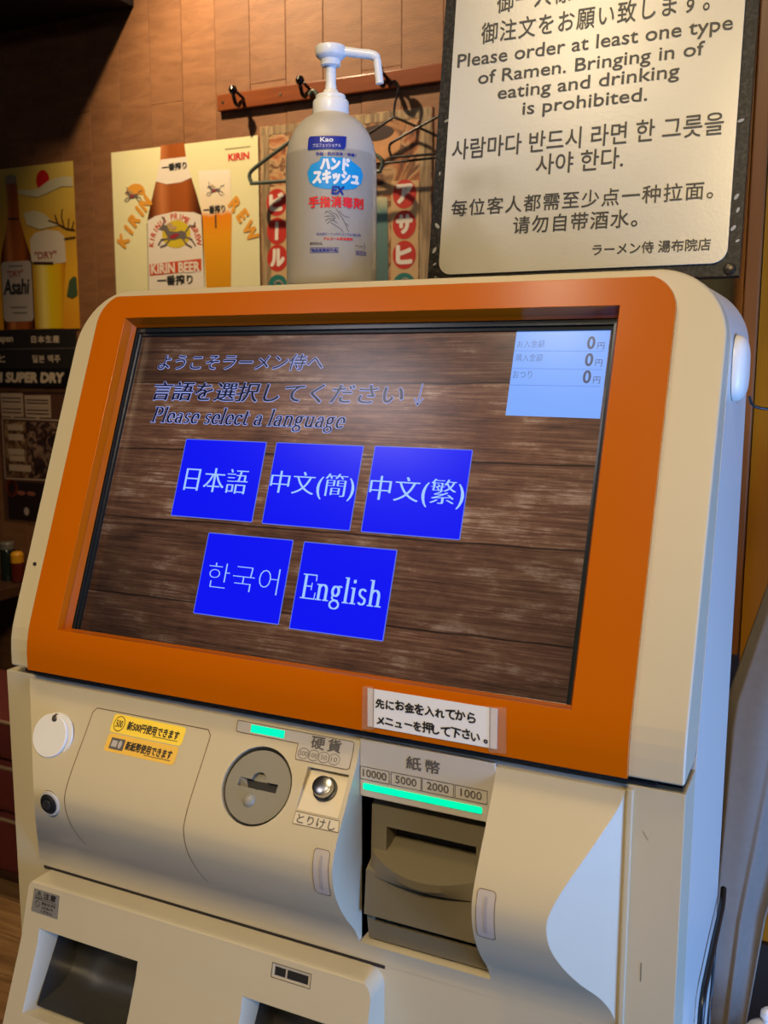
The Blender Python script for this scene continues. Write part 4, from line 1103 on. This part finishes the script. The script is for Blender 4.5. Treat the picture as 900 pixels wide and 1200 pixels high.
lbm = [(-1.246, .700), (-1.215, .712), (-1.146, .720), (-1.075, .714), (-1.048, .704), (-1.042, .45), (-1.250, .45)]
wpoly('bottle_label', lbm, K2, wl, kp)
text('poster_lettering', '一番搾り', (-1.184, .838, -1.096, .858), f_wall, K3, ink, kp, bold=.001)
text('poster_lettering', '一番搾り', (-1.215, .508, -1.085, .536), f_wall, K3, ink, kp, bold=.0012)
rdp = mat('poster_red', S(196, 70, 30), rough=.5)
wpoly('label_band', [(-1.243, .538), (-1.052, .546), (-1.052, .580), (-1.243, .572)], K3, rdp, kp)
text('poster_lettering', 'KIRIN BEER', (-1.236, .544, -1.058, .572), f_wall, K4, wl, kp, bold=.0012)
wpoly('label_emblem', circ(-1.140, .655, .052, .040), K3, mat('emblem_yellow', S(205, 180, 40), rough=.5), kp)
# crest animal, built from a few simple brush shapes
bg_ = mat('emblem_grey', S(105, 95, 90), rough=.5); rr_ = mat('emblem_crimson', S(150, 40, 50), rough=.5)


def crest(cx, cy, s, off, parent):
    T_ = lambda q: [(cx+x*s, cy+y*s) for x, y in q]
    wpoly('crest_picture', T_([(-.95, .34), (-.72, .52), (-.45, .50), (-.30, .22), (.10, .16), (.45, .20), (.70, .02), (.62, -.22), (.30, -.16), (-.05, -.22), (-.36, -.20), (-.50, .05), (-.62, .24)]), off, bg_, parent)
    wpoly('crest_picture', T_([(-.30, -.02), (.0, .08), (.30, .04), (.05, -.14), (-.25, -.14)]), off+.0004, rr_, parent)
    wpoly('crest_picture', T_([(-.45, .55), (-.20, .62), (-.05, .40), (.12, .42), (.10, .26), (-.25, .28)]), off+.0002, mat('crest_mane', S(180, 150, 110), rough=.5), parent)
    line('crest_picture', [T_([(-.66, .50), (-.60, .78), (-.72, .90)]), T_([(-.40, -.14), (-.80, -.16), (-1.00, -.40)]), T_([(-.30, -.18), (-.55, -.42), (-.88, -.50)]),
                           T_([(.62, -.10), (.98, -.24), (1.18, -.52)]), T_([(.45, -.18), (.66, -.44), (.98, -.60)]), T_([(.62, .10), (.90, .40), (1.14, .34), (1.20, .52)])], .075*s, f_wall, off+.0002, bg_, parent)


crest(-1.145, .652, .062, K4, kp)
# arched lettering
def arch(s, cx, cy, r, a0, a1, h, off, m, parent, bold=.0012):
    n = len(s)
    for i, ch in enumerate(s):
        if ch == ' ': continue
        a = radians(a0+(a1-a0)*i/(n-1)); x, y = cx+r*cos(a), cy+r*sin(a)
        g = glyphs(ch); bb = bbox(g[0]); w = (bb[2]-bb[0])/.73*h
        text('poster_lettering', ch, (x-w/2, y-h/2, x+w/2, y+h/2), f_wall, off, m, parent, bold=bold, rot=a-pi/2)


arch("KIRIN'S PRIME BREW", -1.146, .618, .088, 172, 8, .017, K3, rdp, kp, bold=.0006)
ocl = mat('poster_ochre', S(218, 150, 50), rough=.5)
def spell(s_, a, b, h, rot):
    for i, ch in enumerate(s_):
        t = i/(len(s_)-1); x, y = a[0]+(b[0]-a[0])*t, a[1]+(b[1]-a[1])*t+.006*sin(pi*t)
        g = glyphs(ch); bb = bbox(g[0]); w = (bb[2]-bb[0])/.73*h
        text('poster_lettering', ch, (x-w/2, y-h/2, x+w/2, y+h/2), f_wall, K2, ocl, kp, bold=.003, rot=rot+radians(10)*(.5-t))
spell('KIRIN', (-1.341, .648), (-1.252, .752), .036, radians(48))
spell('REW', (-.930, .726), (-.879, .648), .036, radians(-55))
wpoly('crest_moon', circ(-1.288, .785, .036, .026, a0=-.3, a1=pi+.2), K1, ocl, kp)
crest(-1.300, .776, .030, K2, kp)
text('poster_lettering', 'KIRIN', (-.949, .848, -.880, .866), f_wall, K1, mat('poster_bright_red', S(205, 40, 40), rough=.5), kp, bold=.0012)
line('fine_print', [[(-.960, .881), (-.875, .881)]], .003, f_wall, K1, mat('poster_fine', S(170, 160, 120), rough=.6), kp)
# beer glass
gl = [(-1.055, .829), (-.944, .824), (-.942, .70), (-.952, .45), (-1.035, .45), (-1.042, .60), (-1.048, .70)]
wpoly('glass_picture', gl, K0+.0002, grad('beer_glass_print', 2, [(0, S(205, 140, 20)), (.50, S(222, 150, 20)), (.66, S(225, 130, 18)), (.695, S(232, 210, 170)), (1, S(234, 226, 206))], noise=.06, nscale=5), kp)
text('poster_lettering', '一番搾り', (-1.040, .706, -.965, .728), f_wall, K1, ink, kp, bold=.001)
line('poster_lettering', [[(-.998, .700), (-.998, .665)]], .005, f_wall, K1, ink, kp)
crest(-1.000, .770, .028, K1, kp)

# Asahi poster
ap = tag(box('beer_poster', (-2.150, WY-PZ0-.001, .3855), (-1.5305, WY-PZ0, .8980), grad('golden_poster', 2, [(0, S(225, 150, 30)), (.35, S(222, 165, 40)), (.62, S(198, 150, 50)), (.80, S(205, 168, 66)), (1, S(215, 185, 90))], noise=.35, nscale=5), None),
         'golden beer poster with a red sun and slim bottle, left edge of the view', 'poster')
wpoly('sun_picture', circ(-1.657, .850, .028, .031), K1, mat('sun_red', S(190, 25, 22), rough=.5), ap)
cl2 = mat('cloud_grey', S(196, 186, 150), rough=.5, var=.1, scale=8)
wpoly('cloud_picture', [(-1.765, .828), (-1.72, .825), (-1.68, .825), (-1.63, .848), (-1.57, .855), (-1.533, .850), (-1.533, .822), (-1.58, .825), (-1.63, .812), (-1.68, .800), (-1.72, .806), (-1.765, .818)], K2, cl2, ap)
wpoly('cloud_picture', [(-1.745, .755), (-1.70, .760), (-1.66, .748), (-1.63, .725), (-1.60, .708), (-1.68, .700), (-1.735, .718)], K2, cl2, ap)
wpoly('cloud_picture', [(-2.0, .795), (-1.88, .790), (-1.84, .778), (-1.88, .765), (-2.0, .772)], K1, cl2, ap)
wpoly('bottle_picture', [(-1.816, .860), (-1.769, .858), (-1.766, .82), (-1.764, .74), (-1.745, .68), (-1.724, .625), (-1.718, .59), (-1.718, .387), (-1.858, .387), (-1.858, .60), (-1.850, .640), (-1.828, .70), (-1.815, .75), (-1.815, .82)], K3, amber, ap)
wpoly('bottle_cap', [(-1.818, .850), (-1.767, .848), (-1.770, .872), (-1.792, .878), (-1.814, .872)], K4, mat('cap_silver', S(150, 130, 110), rough=.4), ap)
line('bottle_ring', [[(-1.813, .740), (-1.765, .738)]], .005, f_wall, K4, ink, ap)
wpoly('bottle_label', rrect(-1.855, .412, -1.722, .605, .014, 4), K4, mat('label_silver', S(176, 162, 150), rough=.4), ap)
text('poster_lettering', 'Asahi', (-1.848, .500, -1.735, .548), f_wall, K4+.0005, ink, ap, bold=.002, shear=.15)
text('poster_lettering', '"DRY"', (-1.830, .556, -1.760, .576), f_wall, K4+.0005, mat('dry_red', S(150, 70, 60), rough=.5), ap, bold=.0008)
line('fine_print', [[(-1.82, .590), (-1.76, .590)], [(-1.82, .458), (-1.75, .457)], [(-1.81, .440), (-1.75, .439)]], .004, f_wall, K4+.0005, bg_, ap)
wpoly('glass_picture', [(-1.716, .600), (-1.578, .594), (-1.600, .387), (-1.716, .387)], K2, grad('beer_yellow', 0, [(0, S(180, 130, 10)), (.3, S(238, 214, 110)), (.5, S(232, 196, 20)), (.8, S(225, 170, 15)), (1, S(190, 110, 10))]), ap)
wpoly('glass_foam', [(-1.722, .600), (-1.722, .672), (-1.700, .690), (-1.650, .697), (-1.600, .690), (-1.576, .672), (-1.574, .592), (-1.65, .590)], K3, mat('foam_print', S(206, 190, 166), rough=.5, var=.03), ap)
text('poster_lettering', '"DRY"', (-1.705, .608, -1.612, .630), f_wall, K4, MATS['dry_red'], ap, bold=.0008)
line('glass_rim', [[(-1.712, .596), (-1.63, .592)]], .008, f_wall, K4, mat('rim_brown', S(60, 35, 20)), ap)
line('branch_picture', [[(-1.640, .725), (-1.600, .712), (-1.565, .695), (-1.532, .690)], [(-1.60, .712), (-1.612, .740)], [(-1.575, .700), (-1.585, .735), (-1.580, .755)], [(-1.56, .695), (-1.555, .725)], [(-1.545, .692), (-1.535, .715)], [(-1.578, .665), (-1.532, .668)]], .0045, f_wall, K3, mat('branch_brown', S(70, 45, 20)), ap)
wpoly('pine_picture', [(-1.578, .488), (-1.572, .510), (-1.565, .535), (-1.548, .548), (-1.534, .545), (-1.532, .490), (-1.555, .480)], K2, mat('pine_green', S(62, 82, 50), rough=.6, var=.2, scale=80), ap)

# black menu strips under it
blk = mat('strip_black', (0.018, 0.014, 0.012), rough=.45, var=.1)
mb = tag(box('menu_strip', (-2.150, WY-.012, .2575), (-1.545, WY-.0035, .3845), blk, None, bev=.001), 'upper black menu strip with two rows of white foreign text', 'menu strip', )
line('divider', [[(-2.15, .3205), (-1.547, .3235)]], .0022, f_wall, .0126, bg_, mb)
text('strip_lettering', 'from Japan', (-1.965, .340, -1.815, .368), f_wall, .0126, mat('strip_white', S(196, 176, 150), rough=.6), mb, bold=.0012)
text('strip_lettering', '日本生産', (-1.732, .342, -1.612, .364), f_wall, .0126, MATS['strip_white'], mb, bold=.0008, space=1.2)
text('strip_lettering', 'アサヒ', (-1.960, .278, -1.855, .304), f_wall, .0126, MATS['strip_white'], mb, bold=.0008)
text('strip_lettering', '일본 맥주', (-1.732, .278, -1.612, .302), f_wall, .0126, MATS['strip_white'], mb, bold=.0006, space=1.1)
mb2 = tag(box('menu_strip', (-2.150, WY-.014, .1980), (-1.560, WY-.0035, .2555), mat('strip_jet', (0.006, 0.005, 0.005), rough=.4), None, bev=.001), 'lower black strip reading ASAHI SUPER DRY in bold white', 'menu strip')
text('strip_lettering', 'ASAHI SUPER DRY', (-2.010, .2140, -1.598, .2440), f_wall, .0146, MATS['strip_white'], mb2, bold=.003, shear=.12)

# photo menu sheet
pm = tag(box('photo_menu', (-1.905, WY-PZ0-.001, -.255), (-1.560, WY-PZ0, .182), mat('menu_sheet_brown', S(84, 52, 38), rough=.5, var=.1), None), 'brown sheet of small food photos under the black menu strips', 'poster')
pap = mat('menu_paper', S(176, 152, 128), rough=.5, var=.08, scale=30)
wpoly('speech_box', [(-1.893, .176), (-1.790, .177), (-1.791, .098), (-1.835, .098), (-1.843, .088), (-1.850, .098), (-1.892, .098)], K1, pap, pm)
wpoly('speech_box', [(-1.783, .170), (-1.668, .172), (-1.669, .098), (-1.720, .098), (-1.728, .086), (-1.736, .098), (-1.782, .098)], K1, pap, pm)
line('fine_print', [[(-1.885, z), (-1.800, z)] for z in (.160, .148, .124, .112)]+[[(-1.775, z), (-1.678, z)] for z in (.155, .145, .122, .110)], .004, f_wall, K2, mat('menu_print', S(80, 60, 48)), pm)
line('menu_border', [closed([(-1.890, -.114), (-1.600, -.108), (-1.600, .090), (-1.890, .092)]), [(-1.89, .136), (-1.79, .136)], [(-1.783, .134), (-1.67, .134)]], .005, f_wall, K2, pap, pm)
photo = noise_art('food_photo', [(.30, S(30, 18, 14)), (.45, S(92, 60, 36)), (.55, S(150, 120, 84)), (.62, S(70, 44, 30)), (.75, S(170, 140, 100))], scale=26, distort=1.2)
wpoly('food_photo', [(-1.882, -.108), (-1.786, -.108), (-1.786, .082), (-1.882, .084)], K1, photo, pm)
wpoly('food_photo', [(-1.780, -.106), (-1.606, -.104), (-1.606, .082), (-1.780, .082)], K1, noise_art('food_photo_dark', [(.35, S(24, 15, 12)), (.5, S(64, 38, 30)), (.58, S(150, 120, 96)), (.66, S(44, 26, 20))], scale=30), pm)
for x, z, w, h in ((-1.868, .052, .072, .020), (-1.866, .018, .070, .022), (-1.870, -.030, .074, .020), (-1.865, -.052, .070, .018), (-1.870, -.086, .10, .022)):
    wpoly('caption', [(x, z), (x+w, z), (x+w, z+h), (x, z+h)], K2, pap, pm)
wpoly('dish_photo', [(-1.884, -.253), (-1.600, -.250), (-1.600, -.122), (-1.884, -.122)], K1, mat('dish_dark', S(36, 24, 20), rough=.4), pm)
line('dish_ring', [closed(circ(-1.862, -.145, .020, .024, 16))], .012, f_wall, K2, mat('dish_orange', S(150, 66, 34)), pm)
for x in (-1.820, -1.775): wpoly('dish_blob', circ(x, -.160, .020, .008, 12), K2, mat('dish_pink', S(140, 80, 62)), pm)
wpoly('dish_blob', circ(-1.800, -.222, .012, .014, 12), K2, mat('dish_white', S(170, 150, 140)), pm)

# retro poster
rp_ = tag(box('retro_poster', (-.8420, WY-PZ0-.001, .300), (-.3180, WY-PZ0, .9300), noise_art('aged_poster', [(.30, S(60, 42, 30)), (.42, S(168, 100, 56)), (.50, S(190, 154, 110)), (.56, S(96, 60, 40)), (.64, S(176, 120, 70)), (.72, S(120, 120, 100))], scale=9, distort=2.0), None),
          'weathered retro picture poster with red circled letters behind bottle and hangers', 'poster')
wornw = noise_art('worn_wood_print', [(.3, S(92, 72, 50)), (.5, S(140, 116, 84)), (.65, S(176, 152, 112))], scale=12, distort=.5, stretch=(6, 1, .6))
for x0, x1 in ((-.840, -.813), (-.352, -.320)): wpoly('worn_border', [(x0, .30), (x1, .30), (x1, .925), (x0, .925)], K0+.0004, wornw, rp_)
wpoly('worn_border', [(-.838, .905), (-.322, .905), (-.322, .928), (-.838, .928)], K0+.0005, wornw, rp_)
wpoly('picture_teal', [(-.640, .30), (-.452, .30), (-.440, .42), (-.446, .712), (-.50, .716), (-.640, .716)], K1, grad('teal_print', 2, [(0, S(30, 26, 36)), (.38, S(44, 40, 50)), (.46, S(84, 108, 104)), (.9, S(96, 130, 124)), (1, S(196, 190, 150))], noise=.1), rp_)
wpoly('picture_face', circ(-.455, .845, .048, .038), K1, mat('face_print', S(196, 140, 90), rough=.5, var=.25, scale=40), rp_)
wpoly('picture_face', circ(-.478, .878, .050, .020), K2, mat('hair_print', S(52, 30, 22)), rp_)
stripc = mat('strip_cream', S(196, 160, 112), rough=.5, var=.08, scale=20); redc = mat('circle_red', S(186, 46, 34), rough=.5, var=.06)
wpoly('letter_strip', [(-.434, .30), (-.354, .30), (-.354, .748), (-.434, .752)], K2, stripc, rp_)
wpoly('letter_strip', [(-.811, .30), (-.745, .30), (-.745, .765), (-.811, .765)], K2, stripc, rp_)
for x, chars in ((-.395, (('ア', .716), ('サ', .638), ('ヒ', .560))), (-.789, (('ビ', .722), ('ー', .644), ('ル', .570)))):
    for ch, z in chars:
        wpoly('letter_disc', circ(x, z, .034, .037), K3, redc, rp_)
        if ch == 'ー': line('poster_lettering', [[(x, z+.022), (x-.002, z-.022)]], .011, f_wall, K4, wl, rp_)
        else: text('poster_lettering', ch, (x-.021, z-.021, x+.021, z+.023), f_wall, K4, wl, rp_, bold=.0035)
    wpoly('letter_disc', circ(x, z-.076, .032, .030), K3, mat('disc_teal', S(40, 110, 100), rough=.5), rp_)
line('poster_lettering', [circ(-.392, .484, .014, .014, 10, a0=0, a1=pi), circ(-.786, .492, .014, .014, 10, a0=0, a1=pi)], .006, f_wall, K4, wl, rp_)

# ================================================================== LEFT: TABLE, CONDIMENTS, BENCH
tb_ = empty('side_table', (-2.25, 1.50, FL), 'dark wooden side table against the plank wall, left of the machine', 'table')
dkw = wood('dark_table_wood', (0.035, 0.014, 0.007), (0.09, 0.040, 0.020), rough=.4, grain=(1, 8, 8), scale=3, rand=0)
box('tabletop', (-2.75, 1.30, -.475), (-1.70, 1.685, -.440), dkw, tb_, bev=.003)
for x in (-2.70, -1.78):
    for y in (1.34, 1.62): box('leg', (x, y, FL), (x+.05, y+.05, -.475), dkw, tb_, bev=.003)
box('lower_shelf', (-2.72, 1.32, -.800), (-1.73, 1.66, -.780), dkw, tb_, bev=.002)
c1 = empty('condiment_jar', (-1.797, 1.60, -.44), 'black-lidded condiment jar on the side table beside the yellow-capped one', 'jar')
lathe('jar_body', [(.022, 0), (.025, .004), (.025, .095), (.021, .105)], (-1.797, 1.60, -.44), mat('jar_dark', (0.010, 0.016, 0.012), rough=.15), c1, n=28)
lathe('jar_lid', [(.023, 0), (.023, .018), (.020, .022)], (-1.797, 1.60, -.335), mat('jar_lid_grey', (0.15, 0.14, 0.12), rough=.4), c1, n=28)
c2 = empty('condiment_jar', (-1.744, 1.59, -.44), 'slim condiment jar with a bright yellow cap on the side table', 'jar')
lathe('jar_body', [(.018, 0), (.021, .004), (.021, .060), (.017, .066)], (-1.744, 1.59, -.44), mat('jar_red_brown', (0.10, 0.012, 0.006), rough=.15), c2, n=28)
lathe('jar_lid', [(.0205, 0), (.0210, .026), (.016, .034), (.004, .037)], (-1.744, 1.59, -.374), mat('cap_yellow', (0.72, 0.33, 0.01), rough=.35), c2, n=28)

be = empty('bench', (-1.60, 1.12, FL), 'low bench with a red cushion and pale piping, left of the machine', 'bench')
redf = mat('red_fabric', (0.115, 0.014, 0.010), rough=.85, var=.2, scale=60, bump=.4)
pip = mat('pale_piping', (0.26, 0.17, 0.10), rough=.7)
for i, (z0, z1) in enumerate(((-1.02, -.86), (-.855, -.72), (-.715, -.60))):
    box('cushion', (-1.95, .95, z0), (-1.075+.01*i, 1.26, z1), redf, be, bev=.025, seg=4)
    tube('piping', [(-1.94, .952, z1-.01), (-1.085+.01*i, .952, z1-.01), (-1.085+.01*i, 1.255, z1-.01)], .005, pip, be, n=8)
box('bench_base', (-1.93, .97, FL), (-1.10, 1.25, -1.02), dkw, be, bev=.003)

# ================================================================== RIGHT: CURTAIN, POT
def curtain():
    V, F_ = [], []; NU, NV = 60, 40
    def lerp(t, P):
        for (a, x), (b, y) in zip(P, P[1:]):
            if t <= b: return x+(y-x)*(t-a)/(b-a)
        return P[-1][1]
    for j in range(NV+1):
        z = .16-(.16+1.0)*j/NV
        xl = .664-(.16-z)*.262 if z > -.11 else .593
        if z <= -.11: xl = max(.585, .593+.02*(-.11-z)*-1)
        xr = lerp(.16-z, [(0, .755), (.26, .700), (.52, .648), (.69, .632), (1.3, .625)])
        for i in range(NU+1):
            t = i/NU; x = xl+(xr-xl)*t
            y = .395+.006*sin(t*9+z*3)-.012*sin(pi*min(1, t*1.9))+.016*max(0, sin((t-.55)*7.0+z*1.2))
            V.append((x, y-.012*(1-t), z))
    for j in range(NV):
        for i in range(NU):
            a = j*(NU+1)+i; F_.append((a, a+NU+1, a+NU+2, a+1))
    o = mk('curtain', V, F_, mat('grey_cloth', (0.20, 0.17, 0.14), rough=.9, var=.12, scale=90, bump=.3), None, smooth=True)
    md = o.modifiers.new('thick', 'SOLIDIFY'); md.thickness = .002
    return tag(o, 'grey cloth curtain gathered aside at the right of the machine', 'curtain')
curtain()
stl = tag(box('side_stand', (.634, .295, FL), (.86, .366, -.482), mat('stand_black', (0.010, 0.008, 0.007), rough=.5), None, bev=.004), 'narrow black stand in the dark corner right of the curtain', 'stand')
PC = (.6605, .330)
pot = empty('lidded_pot', (*PC, -.482), 'small white pot with a knobbed lid at the bottom right corner', 'pot')
lathe('pot_body', [(.015, 0), (.021, .004), (.0235, .020), (.0225, .026)], (*PC, -.482), white, pot, n=36)
lathe('pot_lid', [(.0235, 0), (.0230, .003), (.0190, .010), (.0110, .0145), (.0055, .0165)], (*PC, -.456), white, pot, n=36)
lathe('lid_knob', [(.0035, 0), (.0042, .004), (.0070, .009), (.0066, .015), (.0030, .019)], (*PC, -.440), white, pot, n=24)
